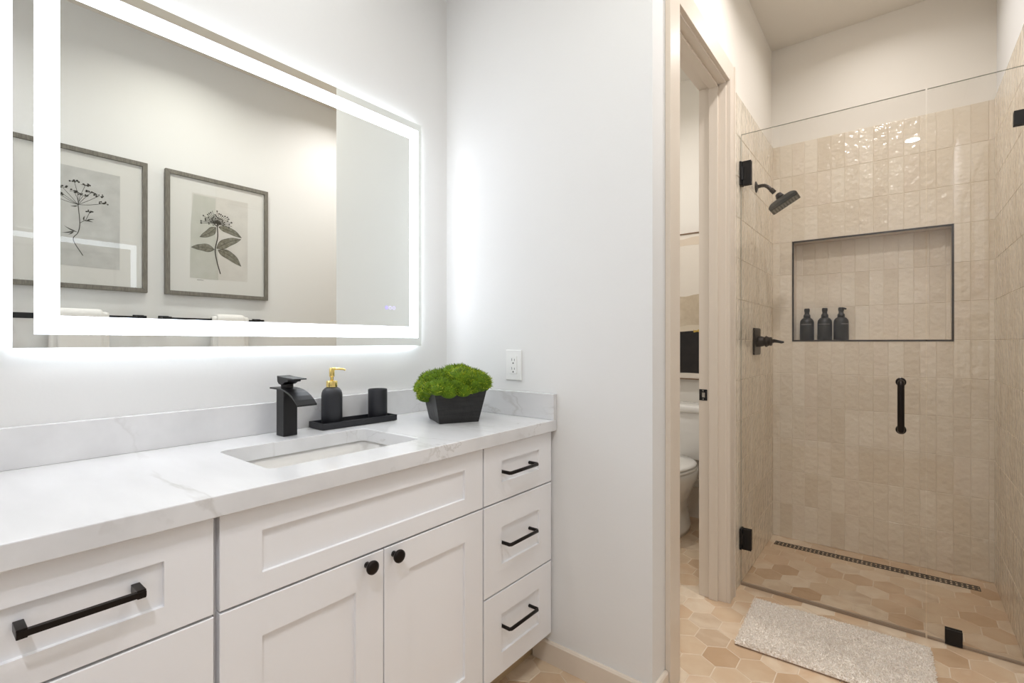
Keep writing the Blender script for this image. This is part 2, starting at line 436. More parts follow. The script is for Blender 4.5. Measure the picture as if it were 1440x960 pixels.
box(bm, NX0-0.003, y0, NZ0-t+0.002, NX1+0.003, y1, NZ0+0.002); box(bm, NX0-0.003, y0, NZ1-0.002, NX1+0.003, y1, NZ1+t-0.002)
box(bm, NX0-t+0.003, y0, NZ0-t+0.002, NX0+0.003, y1, NZ1+t-0.002); box(bm, NX1-0.003, y0, NZ0-t+0.002, NX1+t-0.003, y1, NZ1+t-0.002)
o = struct('trim_1', bm, M['niche_trim'])

# baseboards
def baseboard(name, pts2d, axis, a, b): pass
bh = 0.078
bm = BM()
prism(bm, [(YO, 0), (YO-0.013, 0), (YO-0.013, bh-0.006), (YO-0.009, bh), (YO, bh)], 'x', -1.085, XD+0.013)
prism(bm, [(XD, 0), (XD+0.013, 0), (XD+0.013, bh-0.006), (XD+0.009, bh), (XD, bh)], 'y', YO-0.013, 1.605)
struct('baseboard_outlet', bm, M['trim'])
bm = BM(); prism(bm, [(XR, 0), (XR-0.013, 0), (XR-0.013, bh-0.006), (XR-0.009, bh), (XR, bh)], 'y', YF+0.0, 2.525)
struct('baseboard_right', bm, M['trim'])
bm = BM(); prism(bm, [(YB, 0), (YB-0.013, 0), (YB-0.013, 0.195), (YB-0.009, 0.205), (YB, 0.205)], 'x', XM, XD-T)
struct('baseboard_toilet_room', bm, M['trim'])

# door 1: casing, jamb, stop
bm = BM(); cx0, cx1 = XD, XD+0.018
def casing_piece(y0, y1, z0, z1):
    box(bm, cx0, y0, z0, cx1, y1, z1)
box(bm, cx0, 1.608, 0, cx1, 1.700, DZ+0.078); box(bm, cx0, 2.335, 0, cx1, 2.425, DZ+0.078); box(bm, cx0, 1.700, DZ-0.012, cx1, 2.335, DZ+0.078)
box(bm, XD-T-0.002, DY0, 0, XD+0.003, 1.708, DZ-0.012); box(bm, XD-T-0.002, 2.330, 0, XD+0.003, DY1, DZ-0.012); box(bm, XD-T-0.002, DY0, DZ-0.020, XD+0.003, DY1, DZ)
# stops
sx0, sx1 = XD-0.070, XD-0.030
box(bm, sx0, 1.708, 0, sx1, 1.719, DZ-0.020); box(bm, sx0, 2.319, 0, sx1, 2.330, DZ-0.020); box(bm, sx0, 1.708, DZ-0.031, sx1, 2.330, DZ-0.020)
# raised inner bead on the right casing
box(bm, cx1, 2.405, 0, cx1+0.004, 2.425, DZ+0.078); box(bm, cx1, 2.335, 0, cx1+0.003, 2.345, DZ)
door = struct('door_1', bm, M['trim'], bevel=0.003)
bm = BM(); zc = 0.935; xc = XD-T+0.018
box(bm, xc-0.018, 2.3275, zc-0.026, xc+0.018, 2.331, zc+0.026)
sp = obj('strike_plate', bm, M['black'], door, bevel=0.003)
bm = BM(); box(bm, xc-0.005, 2.3265, zc-0.011, xc+0.008, 2.3280, zc+0.011); o = obj('latch_hole', bm, M['steel'], sp)
for q in (-1, 1):
    bm = BM(); lathe(bm, [(0.0035, 0), (0.003, 0.0012)], (xc, 2.3275, zc+q*0.019), 12, (0, -1, 0)); obj('screw', bm, M['steel'], sp)

# ------------------------------------------------------------------ recessed lights
first = None
for i, (x, y, z, pw, colr, lab) in enumerate(LIGHTS):
    r = thing('recessed_ceiling_light', (x, y, z), lab, 'ceiling light', 'recessed ceiling lights')
    bm = BM(); lathe(bm, [(0.052, 0.0), (0.052, -0.004), (0.060, -0.006), (0.078, -0.004), (0.080, 0.0)][::-1], (x, y, z), 40); obj('light_trim', bm, M['plastic_white'], r, smooth=True)
    bm = BM(); lathe(bm, [(0.0, -0.0068), (0.050, -0.0066), (0.051, -0.003)], (x, y, z), 40); obj('light_lens', bm, M['lamp'], r)
    ld = bpy.data.lights.new('lamp', 'AREA'); ld.shape = 'DISK'; ld.size = 0.10; ld.spread = math.radians(151); ld.energy = pw; ld.color = colr
    lo = bpy.data.objects.new('lamp', ld); COL.objects.link(lo); lo.parent = r; lo.location = (0, 0, -0.010)

# ------------------------------------------------------------------ vanity cabinets
XF = -1.002; XC = XF-0.020     # door faces, carcass face
KZ = 0.113; TOPZ = 0.857
def shaker(name, y0, y1, z0, z1, sl, sr, rb, rt, parent):
    """a five-piece front: rails and stiles round a recessed flat panel, one mesh"""
    bm = BM(); d = 0.007
    A = [(y0, z0), (y1, z0), (y1, z1), (y0, z1)]; B = [(y0+sl, z0+rb), (y1-sr, z0+rb), (y1-sr, z1-rt), (y0+sl, z1-rt)]
    def ring(pts, x): return [bm.verts.new((x, p[0], p[1])) for p in pts]
    e = 0.0012
    back = ring(A, XC+0.0005); side = ring(A, XF-e); out = ring([(y0+e, z0+e), (y1-e, z0+e), (y1-e, z1-e), (y0+e, z1-e)], XF)
    inn = ring(B, XF); low = ring([(B[0][0]+0.001, B[0][1]+0.001), (B[1][0]-0.001, B[1][1]+0.001), (B[2][0]-0.001, B[2][1]-0.001), (B[3][0]+0.001, B[3][1]-0.001)], XF-d)
    for P0, P1 in ((back, side), (side, out), (out, inn), (inn, low)):
        for k in range(4):
            j = (k+1) % 4; bm.faces.new((P0[k], P0[j], P1[j], P1[k]))
    bm.faces.new(low); bm.faces.new(back[::-1])
    bmesh.ops.recalc_face_normals(bm, faces=bm.faces[:])
    return obj(name, bm, M['cabinet'], parent)

def pull(parent, yc, zc, half, th, square=True):
    bm = BM(); x1 = XF+0.032
    if square:
        box(bm, x1-th, yc-half, zc-th/2, x1, yc+half, zc+th/2)
        for s in (-1, 1):
            a, b = sorted((yc+s*half, yc+s*(half-th*1.3)))
            box(bm, XF-0.0065, a, zc-th*0.75, x1-th*0.2, b, zc+th*0.75)
    else:
        tube(bm, [(XF-0.0065, yc-half, zc), (x1-0.004, yc-half, zc), (x1, yc-half+0.005, zc), (x1, yc+half-0.005, zc), (x1-0.004, yc+half, zc), (XF-0.0065, yc+half, zc)], th/2, 10)
    return obj('handle', bm, M['black_bronze'], parent, bevel=0.0010 if square else 0, smooth=not square)

def cabinet(name, label, y0, y1, ctop=TOPZ):
    r = thing(name, ((XM+XC)/2, (y0+y1)/2, 0), label, 'cabinet')
    bm = BM()
    # carcass as an open-topped box of panels, with the face frame
    box(bm, XM+0.002, y0, KZ, XC, y0+0.016, ctop); box(bm, XM+0.002, y1-0.016, KZ, XC, y1, ctop)
    box(bm, XM+0.002, y0+0.016, KZ, XC-0.001, y1-0.016, KZ+0.016)
    box(bm, XC-0.019, y0+0.016, KZ+0.016, XC, y1-0.016, KZ+0.05); box(bm, XC-0.019, y0+0.016, ctop-0.035, XC, y1-0.016, ctop)
    box(bm, XC-0.019, y0+0.016, 0.650, XC, y1-0.016, 0.690)
    box(bm, XC-0.040, y0+0.016, KZ+0.016, XC-0.022, y1-0.016, ctop)
    obj('carcass', bm, M['cabinet'], r)
    bm = BM(); box(bm, XC-0.085, y0, 0, XC-0.070, y1, KZ); obj('toe_kick', bm, M['kick'], r)
    return r

cr = cabinet('drawer_cabinet', 'white three-drawer vanity cabinet at the right end, against the outlet wall', 1.1185, 1.4985)
for (z0, z1, rb, rt, zc) in ((0.672, 0.853, 0.058, 0.054, 0.763), (0.385, 0.667, 0.082, 0.080, 0.535), (0.116, 0.380, 0.067, 0.073, 0.266)):
    d = shaker('drawer_front', 1.1215, 1.490, z0, z1, 0.084, 0.077, rb, rt, cr)
    pull(d, 1.287, zc, 0.076, 0.0115, False)
cs = cabinet('sink_cabinet', 'white vanity cabinet under the sink, with two doors with round black knobs', 0.3725, 1.1180, TOPZ)
shaker('false_front', 0.376, 1.1155, 0.672, 0.853, 0.078, 0.078, 0.046, 0.050, cs)
for y0, y1, ky in ((0.376, 0.7475, 0.699), (0.7505, 1.1155, 0.778)):
    d = shaker('door', y0, y1, 0.116, 0.667, 0.078, 0.078, 0.076, 0.076, cs)
    bm = BM(); lathe(bm, [(0.0075, -0.001), (0.0065, 0.008), (0.0075, 0.014), (0.015, 0.019), (0.0165, 0.023), (0.0160, 0.027), (0.012, 0.0295), (0, 0.0305)], (XF, ky, 0.646), 32, (1, 0, 0))
    obj('knob', bm, M['black_bronze'], d, smooth=True)
cl = cabinet('drawer_cabinet', 'white vanity drawer cabinet at the left end, cut off by the picture edge', -0.0150, 0.3640)
for (z0, z1, rb, rt, zc) in ((0.672, 0.853, 0.048, 0.054, 0.767), (0.385, 0.667, 0.082, 0.080, 0.535), (0.116, 0.380, 0.067, 0.073, 0.266)):
    d = shaker('drawer_front', -0.011, 0.3655, z0, z1, 0.078, 0.078, rb, rt, cl)
    pull(d, 0.178, zc, 0.076, 0.0095, True)

# ------------------------------------------------------------------ countertop with sink cut-out
SX0, SX1, SY0, SY1 = -1.385, -1.098, 0.515, 0.952
CX0, CX1, CY0, CY1, CZ0, CZ1 = XM+0.001, -0.984, -0.030, YO-0.001, 0.857, 0.897
def rrect(x0, x1, y0, y1, r, n=6):
    pts = []
    for cx, cy, a0 in ((x1-r, y1-r, 0), (x0+r, y1-r, 90), (x0+r, y0+r, 180), (x1-r, y0+r, 270)):
        for k in range(n+1):
            a = math.radians(a0+90*k/n); pts.append((cx+r*math.cos(a), cy+r*math.sin(a)))
    return pts
def plate_with_hole(bm, X0, X1, Y0, Y1, hole, z0, z1):
    hp = hole; n = len(hp); corners = [(X1, Y1), (X0, Y1), (X0, Y0), (X1, Y0)]; m = n//4
    for z, flip in ((z1, False), (z0, True)):
        H = [bm.verts.new((p[0], p[1], z)) for p in hp]; C = [bm.verts.new((p[0], p[1], z)) for p in corners]
        for q in range(4):
            seg = H[q*m:(q+1)*m]
            for k in range(len(seg)-1):
                f = (seg[k+1], seg[k], C[q]); bm.faces.new(f[::-1] if flip else f)
            nx = H[((q+1)*m) % n]
            f = (nx, seg[-1], C[q], C[(q+1) % 4]); bm.faces.new(f[::-1] if flip else f)
        if flip: Hb, Cb = H, C
        else: Ht, Ct = H, C
    for k in range(n):
        j = (k+1) % n; bm.faces.new((Ht[k], Ht[j], Hb[j], Hb[k]))
    for k in range(4):
        j = (k+1) % 4; bm.faces.new((Ct[k], Cb[k], Cb[j], Ct[j]))
    bmesh.ops.recalc_face_normals(bm, faces=bm.faces[:])
ct = thing('countertop', ((CX0+CX1)/2, 0.73, CZ0), 'long white veined quartz vanity countertop with backsplash', 'countertop')
bm = BM(); plate_with_hole(bm, CX0, CX1, CY0, CY1, rrect(SX0, SX1, SY0, SY1, 0.022), CZ0, CZ1)
obj('slab', bm, M['marble'], ct, bevel=0.002)
bm = BM(); box(bm, XM+0.001, CY0, CZ1, XM+0.021, CY1, 0.991); obj('backsplash', bm, M['marble'], ct, bevel=0.0015)
bm = BM(); box(bm, XM+0.0215, CY1-0.020, CZ1, CX1, CY1, 0.991); obj('side_splash', bm, M['marble'], ct, bevel=0.0015)

# undermount basin
bm = BM()
lev = [(0.012, CZ0-0.001, 0.03), (0.012, CZ0-0.010, 0.03), (-0.008, CZ0-0.012, 0.026), (-0.006, CZ0-0.013, 0.026)]
prof = [(0.014, CZ0-0.0005, 0.03), (0.006, CZ0-0.0008, 0.026), (0.004, CZ0-0.05, 0.03), (-0.001, CZ0-0.095, 0.04), (-0.012, CZ0-0.118, 0.05), (-0.040, CZ0-0.130, 0.06), (-0.09, CZ0-0.133, 0.03)]
rings = []
for off, z, r in prof: rings.append([bm.verts.new((p[0], p[1], z)) for p in rrect(SX0-off, SX1+off, SY0-off, SY1+off, max(r, 0.012))])
outer = [(0.014, CZ0-0.012, 0.03), (0.008, CZ0-0.10, 0.04), (-0.03, CZ0-0.142, 0.06)]
orings = [[bm.verts.new((p[0], p[1], z)) for p in rrect(SX0-off, SX1+off, SY0-off, SY1+off, r)] for off, z, r in outer]
n = len(rings[0])
for A, B in list(zip(rings, rings[1:])) + [(rings[0], orings[0])] + list(zip(orings, orings[1:])):
    for k in range(n):
        j = (k+1) % n; bm.faces.new((A[k], A[j], B[j], B[k]))
bm.faces.new(rings[-1]); bm.faces.new(orings[-1])
bmesh.ops.recalc_face_normals(bm, faces=bm.faces[:])
sk = thing('sink_basin', ((SX0+SX1)/2, (SY0+SY1)/2, CZ0-0.142), 'white rectangular undermount sink basin set into the quartz counter', 'sink')
o = obj('basin', bm, M['porcelain'], sk, smooth=True)
bm = BM(); lathe(bm, [(0.022, -0.002), (0.022, 0.001), (0.018, 0.003), (0, 0.003)], ((SX0+SX1)/2-0.02, (SY0+SY1)/2, CZ0-0.1325), 32); obj('drain', bm, M['black'], sk, smooth=True)

# ------------------------------------------------------------------ faucet
fy = 0.737
fc = thing('faucet', (-1.462, fy, CZ1), 'matte black square waterfall faucet behind the sink', 'faucet')
bm = BM(); box(bm, -1.487, fy-0.0215, CZ1, -1.442, fy+0.0215, 1.036); obj('column', bm, M['black'], fc, bevel=0.0015)
top = [(-1.512, 1.041), (-1.47, 1.0405), (-1.445, 1.038), (-1.425, 1.0335), (-1.405, 1.0265), (-1.385, 1.018), (-1.365, 1.009), (-1.347, 1.000)]
top = [(-1.512, 1.0425), (-1.475, 1.042), (-1.445, 1.0405), (-1.420, 1.037), (-1.398, 1.031), (-1.378, 1.0225), (-1.360, 1.012), (-1.344, 0.999)]
prof = top + [(x-0.001, z-0.0045) for x, z in reversed(top)]
bm = BM(); prism(bm, prof, 'y', fy-0.030, fy+0.030); obj('spout', bm, M['black'], fc, bevel=0.001, smooth=False)
bm = BM(); lathe(bm, [(0.0175, 1.042), (0.0175, 1.052)], (-1.463, fy, 0), 32); obj('neck', bm, M['black'], fc, smooth=False)
hp = [(-1.486, 1.078), (-1.462, 1.0755), (-1.385, 1.0725), (-1.384, 1.0690), (-1.418, 1.0680), (-1.420, 1.0620), (-1.436, 1.0600), (-1.450, 1.0535), (-1.465, 1.0515), (-1.476, 1.0535), (-1.484, 1.0610)]
bm = BM(); prism(bm, hp, 'y', fy-0.0205, fy+0.0205); obj('lever', bm, M['black'], fc, bevel=0.001)

# ------------------------------------------------------------------ tray, dispenser, tumbler
def rot_pts(cx, cy, a, pts): return [(cx+x*math.cos(a)-y*math.sin(a), cy+x*math.sin(a)+y*math.cos(a)) for x, y in pts]
tcx, tcy, ta = -1.480, 0.985, math.radians(-3.0)
bm = BM(); hw, hl = 0.045, 0.142
def quad(h, l): return rot_pts(tcx, tcy, ta, [(-h, -l), (h, -l), (h, l), (-h, l)])
prism(bm, quad(hw-0.004, hl-0.004), 'z', CZ1, CZ1+0.002); prism(bm, quad(hw, hl), 'z', CZ1+0.002, CZ1+0.007)
O_ = quad(hw, hl); I_ = quad(hw-0.0055, hl-0.0055)
for k in range(4):
    j = (k+1) % 4; prism(bm, [O_[k], O_[j], I_[j], I_[k]], 'z', CZ1+0.007, CZ1+0.0215)
tag(obj('vanity_tray', bm, M['black_ceramic']), 'long narrow matte black tray on the counter behind the sink', 'tray')
TZ = CZ1+0.0075
r = thing('soap_dispenser', (-1.485, 0.900, TZ), 'matte black soap dispenser with gold pump on the black tray', 'soap dispenser')
bm = BM(); c = (-1.485, 0.900, TZ)
lathe(bm, [(0, 0), (0.031, 0), (0.0335, 0.003), (0.0335, 0.098), (0.0325, 0.107), (0.0295, 0.115), (0.0245, 0.1215), (0.018, 0.1255), (0.0145, 0.1265), (0.0, 0.1265)], c, 64); obj('bottle', bm, M['black_ceramic'], r, smooth=True)
bm = BM(); lathe(bm, [(0.0, 0.1262), (0.0175, 0.1262), (0.0180, 0.128), (0.0180, 0.145), (0.0170, 0.147), (0.0, 0.147)], c, 48); o = obj('collar', bm, M['gold'], r, smooth=True, bevel=0.0004)
bm = BM(); lathe(bm, [(0.0, 0.147), (0.0055, 0.147), (0.0055, 0.160), (0.0085, 0.161), (0.0085, 0.186), (0.0070, 0.190), (0.0, 0.190)], c, 32)
tube(bm, [(c[0], c[1], TZ+0.1865), (c[0]+0.010, c[1]+0.012, TZ+0.1872), (c[0]+0.023, c[1]+0.029, TZ+0.1850), (c[0]+0.027, c[1]+0.034, TZ+0.1815)], [0.0048, 0.0042, 0.0034, 0.0028], 12)
obj('pump', bm, M['gold'], r, smooth=True, bevel=0.0003)
c = (-1.476, 1.076, TZ); bm = BM()
lathe(bm, [(0, 0), (0.032, 0), (0.0335, 0.002), (0.0335, 0.105), (0.0325, 0.1075), (0.0310, 0.107), (0.0305, 0.100), (0.0305, 0.006), (0, 0.006)], c, 64)
tag(obj('tumbler', bm, M['black_ceramic'], smooth=True, bevel=0.0005), 'matte black cylindrical tumbler standing on the black tray', 'tumbler')

# ------------------------------------------------------------------ planter with moss
pa = math.radians(-28); pc = (-1.274, 1.258)
r = thing('moss_planter', (pc[0], pc[1], CZ1), 'tapered black wooden planter heaped with green moss on the counter', 'plant')
def pq(h): return rot_pts(pc[0], pc[1], pa, [(-h, -h), (h, -h), (h, h), (-h, h)])
bm = BM(); hb, ht, pz = 0.072, 0.098, 0.132
Ob = [bm.verts.new((x, y, CZ1)) for x, y in pq(hb)]; Ot = [bm.verts.new((x, y, CZ1+pz)) for x, y in pq(ht)]
It = [bm.verts.new((x, y, CZ1+pz)) for x, y in pq(ht-0.008)]; Ib = [bm.verts.new((x, y, CZ1+0.06)) for x, y in pq(hb+0.006)]
for k in range(4):
    j = (k+1) % 4
    bm.faces.new((Ob[k], Ob[j], Ot[j], Ot[k])); bm.faces.new((Ot[k], Ot[j], It[j], It[k])); bm.faces.new((It[k], It[j], Ib[j], Ib[k]))
bm.faces.new(Ob[::-1]); bm.faces.new(Ib)
bmesh.ops.recalc_face_normals(bm, faces=bm.faces[:])
M['stain'] = mat('black_stained_wood', (20, 19, 19), 0.5, var=(16, (38, 37, 37), (0.6, 0.6, 8)), bump=(60, 0.0015))
obj('pot', bm, M['stain'], r, bevel=0.0015)
def moss():
    lumps = [(-0.060, -0.060, 0.146, 0.060), (-0.060, 0.030, 0.154, 0.062), (0.005, -0.060, 0.158, 0.056), (0.065, -0.062, 0.140, 0.050), (0.0, 0.005, 0.166, 0.066), (0.055, 0.015, 0.164, 0.060),
             (0.060, 0.070, 0.150, 0.056), (0.0, 0.070, 0.156, 0.058), (-0.060, 0.075, 0.148, 0.052), (0.088, -0.015, 0.142, 0.036), (0.088, 0.045, 0.140, 0.036), (-0.092, -0.010, 0.142, 0.036),
             (-0.030, -0.094, 0.130, 0.040), (0.040, -0.094, 0.134, 0.034), (-0.084, -0.088, 0.126, 0.040), (-0.094, -0.066, 0.106, 0.032), (-0.055, -0.098, 0.116, 0.028), (0.03, 0.02, 0.180, 0.040), (-0.02, 0.035, 0.182, 0.042), (-0.040, -0.090, 0.100, 0.034), (-0.075, -0.088, 0.094, 0.030), (-0.005, -0.096, 0.116, 0.030), (0.096, -0.045, 0.126, 0.034), (0.100, 0.005, 0.128, 0.032), (0.098, -0.086, 0.132, 0.026)]
    bm = BM(); V = []; F = []; R = []
    for (x, y, z, s) in lumps:
        X, Y = rot_pts(pc[0], pc[1], pa, [(x, y)])[0]; c = Vector((X, Y, CZ1+z-0.012))
        geo = bmesh.ops.create_icosphere(bm, subdivisions=3, radius=s*0.86, matrix=Matrix.Translation(c) @ Matrix.Diagonal((1.08, 1.08, 0.82, 1)))
    # base blobs
    me = bpy.data.meshes.new('t'); bm.to_mesh(me); bm.free()
    V = [v.co.copy() for v in me.vertices]; F = [tuple(p.vertices) for p in me.polygons]; R = [0.25]*len(F)
    bpy.data.meshes.remove(me)
    tot = sum(l[3]**2 for l in lumps)
    for (x, y, z, s) in lumps:
        X, Y = rot_pts(pc[0], pc[1], pa, [(x, y)])[0]; c = Vector((X, Y, CZ1+z-0.012)); hue = random.random()
        for _ in range(int(15000*s*s/tot)):
            d = Vector(rng.normal(size=3)); d.normalize()
            if d.z < -0.45: continue
            p = c + Vector((d.x*1.08, d.y*1.08, d.z*0.82))*s*random.uniform(0.78, 0.88)
            h = random.uniform(0.006, 0.013); t = (d + Vector(rng.normal(size=3))*0.45 + Vector((0,0,0.15))).normalized()
            a = t.cross(Vector(rng.normal(size=3))).normalized()*random.uniform(0.0008, 0.0016); b = t.cross(a)
            n = len(V); V += [p+a, p-a*0.5+b*0.9, p-a*0.5-b*0.9, p+t*h]
            F += [(n, n+1, n+3), (n+1, n+2, n+3), (n+2, n, n+3)]; rv = min(1, max(0, 0.35*hue+0.65*random.random())); R += [rv]*3
    me = bpy.data.meshes.new('moss'); me.from_pydata(V, [], F); me.update()
    at = me.attributes.new('rnd', 'FLOAT', 'FACE'); at.data.foreach_set('value', R)
    mm = tile_mat('green_moss', [(34, 48, 8), (84, 112, 18), (132, 162, 32), (168, 178, 50), (200, 202, 92)], 0.8, 30, 0.001, 25, 0.2)
    o = finish('moss', me, mm, r); o['kind'] = 'stuff'
moss()

# ------------------------------------------------------------------ lighted mirror
MY0, MY1, MZ0, MZ1, MX = 0.155, 1.324, 1.167, 2.060, -1.525
mr = thing('lighted_mirror', (MX, (MY0+MY1)/2, MZ0), 'large rectangular mirror with white light band, above the vanity', 'mirror')
bm = BM(); box(bm, MX-0.005, MY0, MZ0, MX, MY1, MZ1, 1)
for f in bm.faces:
    f.normal_update()
    if f.normal.x > 0.9: f.material_index = 0
obj('mirror_glass', bm, [M['mirror'], M['mirror_edge']], mr)
def frame(bm, x0, x1, y0, y1, z0, z1, t):
    box(bm, x0, y0, z0, x1, y1, z0+t); box(bm, x0, y0, z1-t, x1, y1, z1); box(bm, x0, y0, z0+t, x1, y0+t, z1-t); box(bm, x0, y1-t, z0+t, x1, y1, z1-t)
bm = BM(); frame(bm, MX, MX+0.0006, MY0+0.034, MY1-0.018, MZ0+0.031, MZ1-0.028, 0.043)
obj('light_band', bm, M['led'], mr)
bm = BM(); box(bm, XM, MY0+0.03, MZ0+0.03, MX-0.005, MY1-0.03, MZ1-0.03); obj('mirror_back', bm, M['chassis'], mr)
bm = BM(); g = 0.014; frame(bm, MX-0.020, MX-0.017, MY0+g, MY1-g, MZ0+g, MZ1-g, 0.015); obj('back_light', bm, M['led_back'], mr)
for k, (y, m) in enumerate(((1.152, 'button_blue'), (1.169, 'button'), (1.186, 'button'))):
    bm = BM()
    if k == 0: lathe(bm, [(0, 0), (0.0075, 0), (0.0075, 0.0007), (0, 0.0007)], (MX, y, 1.3115), 24, (1, 0, 0))
    else:
        for q in range(24):
            if k == 1 and q in (5, 6): continue
            a0, a1 = 2*math.pi*q/24, 2*math.pi*(q+1)/24
            prism(bm, [(y+0.0075*math.cos(a0), 1.3115+0.0075*math.sin(a0)), (y+0.0075*math.cos(a1), 1.3115+0.0075*math.sin(a1)), (y+0.0045*math.cos(a1), 1.3115+0.0045*math.sin(a1)), (y+0.0045*math.cos(a0), 1.3115+0.0045*math.sin(a0))], 'x', MX, MX+0.0007)
        if k == 1: box(bm, MX, y-0.0009, 1.3115+0.002, MX+0.0007, y+0.0009, 1.3115+0.008)
        else: box(bm, MX, y-0.0030, 1.3115-0.0009, MX+0.0007, y+0.0030, 1.3115+0.0009)
    obj('touch_button', bm, M[m], mr)

# ------------------------------------------------------------------ outlet
r = thing('wall_outlet_plate', (-1.182, YO, 1.091), 'white double power outlet on the wall above the side splash', 'outlet')
bm = BM(); box(bm, -1.2205, YO-0.006, 1.032, -1.1435, YO, 1.150); obj('cover_plate', bm, M['plastic_white'], r, bevel=0.0025, seg=3)
bm = BM(); box(bm, -1.199, YO-0.008, 1.057, -1.165, YO-0.0055, 1.125); obj('receptacle', bm, M['plastic_white'], r, bevel=0.001)
bm = BM()
for zc in (1.074, 1.108):
    box(bm, -1.1895, YO-0.0084, zc-0.001, -1.1877, YO-0.0078, zc+0.009); box(bm, -1.1763, YO-0.0084, zc-0.001, -1.1745, YO-0.0078, zc+0.007)
    lathe(bm, [(0.003, -0.0002), (0.003, 0.0004)], (-1.182, YO-0.008, zc-0.0095), 14, (0, -1, 0))
obj('socket_slots', bm, M['dark'], r)

# ------------------------------------------------------------------ framed botanical prints on the right wall (seen in the mirror)
PX = XR-0.001; PFX = 0.345
def leaf(bm, p0, p1, wid, x, bend=0.0, n=12, mi=0):
    a = Vector((p0[0], p0[1])); b = Vector((p1[0], p1[1])); d = b-a; nn = Vector((-d.y, d.x)).normalized()
    up, dn, mid = [], [], []
    for k in range(n+1):
        t = k/n; c = a + d*t + nn*bend*math.sin(math.pi*t); w_ = wid*math.sin(math.pi*t**0.8)*(1+0.12*math.sin(9*t+p0[0]*40))
        up.append(c+nn*w_); dn.append(c-nn*w_); mid.append(c)
    for k in range(n):
        vs = [bm.verts.new((x, q.x, q.y)) for q in (up[k], up[k+1], dn[k+1], dn[k])]
        f = bm.faces.new(vs); f.material_index = mi
    return up, dn, mid
def stroke(bm, pts, wdt, x, mi=1):
    pts = [Vector(p) for p in pts]
    for k in range(len(pts)-1):
        d = (pts[k+1]-pts[k]); L = d.length
        if L < 1e-6: continue
        n = Vector((-d.y, d.x))/L*wdt/2; e = d/L*wdt*0.3
        vs = [bm.verts.new((x, q.x, q.y)) for q in (pts[k]-e+n, pts[k+1]+e+n, pts[k+1]+e-n, pts[k]-e-n)]
        f = bm.faces.new(vs); f.material_index = mi
def blob(bm, c, r_, x, mi=1, n=7):
    vs = []
    for k in range(n):
        a = 2*math.pi*k/n; q = r_*random.uniform(0.7, 1.2); vs.append(bm.verts.new((x, c[0]+q*math.cos(a), c[1]+q*math.sin(a))))
    f = bm.faces.new(vs); f.material_index = mi
def curve2(pts, n=8):
    out = []; P = [Vector(p) for p in pts]; P = [P[0]*2-P[1]] + P + [P[-1]*2-P[-2]]
    for i in range(1, len(P)-2):
        for k in range(n):
            t = k/n; a, b, c, d = P[i-1], P[i], P[i+1], P[i+2]
            out.append(0.5*((2*b)+(c-a)*t+(2*a-5*b+4*c-d)*t*t+(3*b-a-3*c+d)*t**3))
    out.append(P[-2]); return out

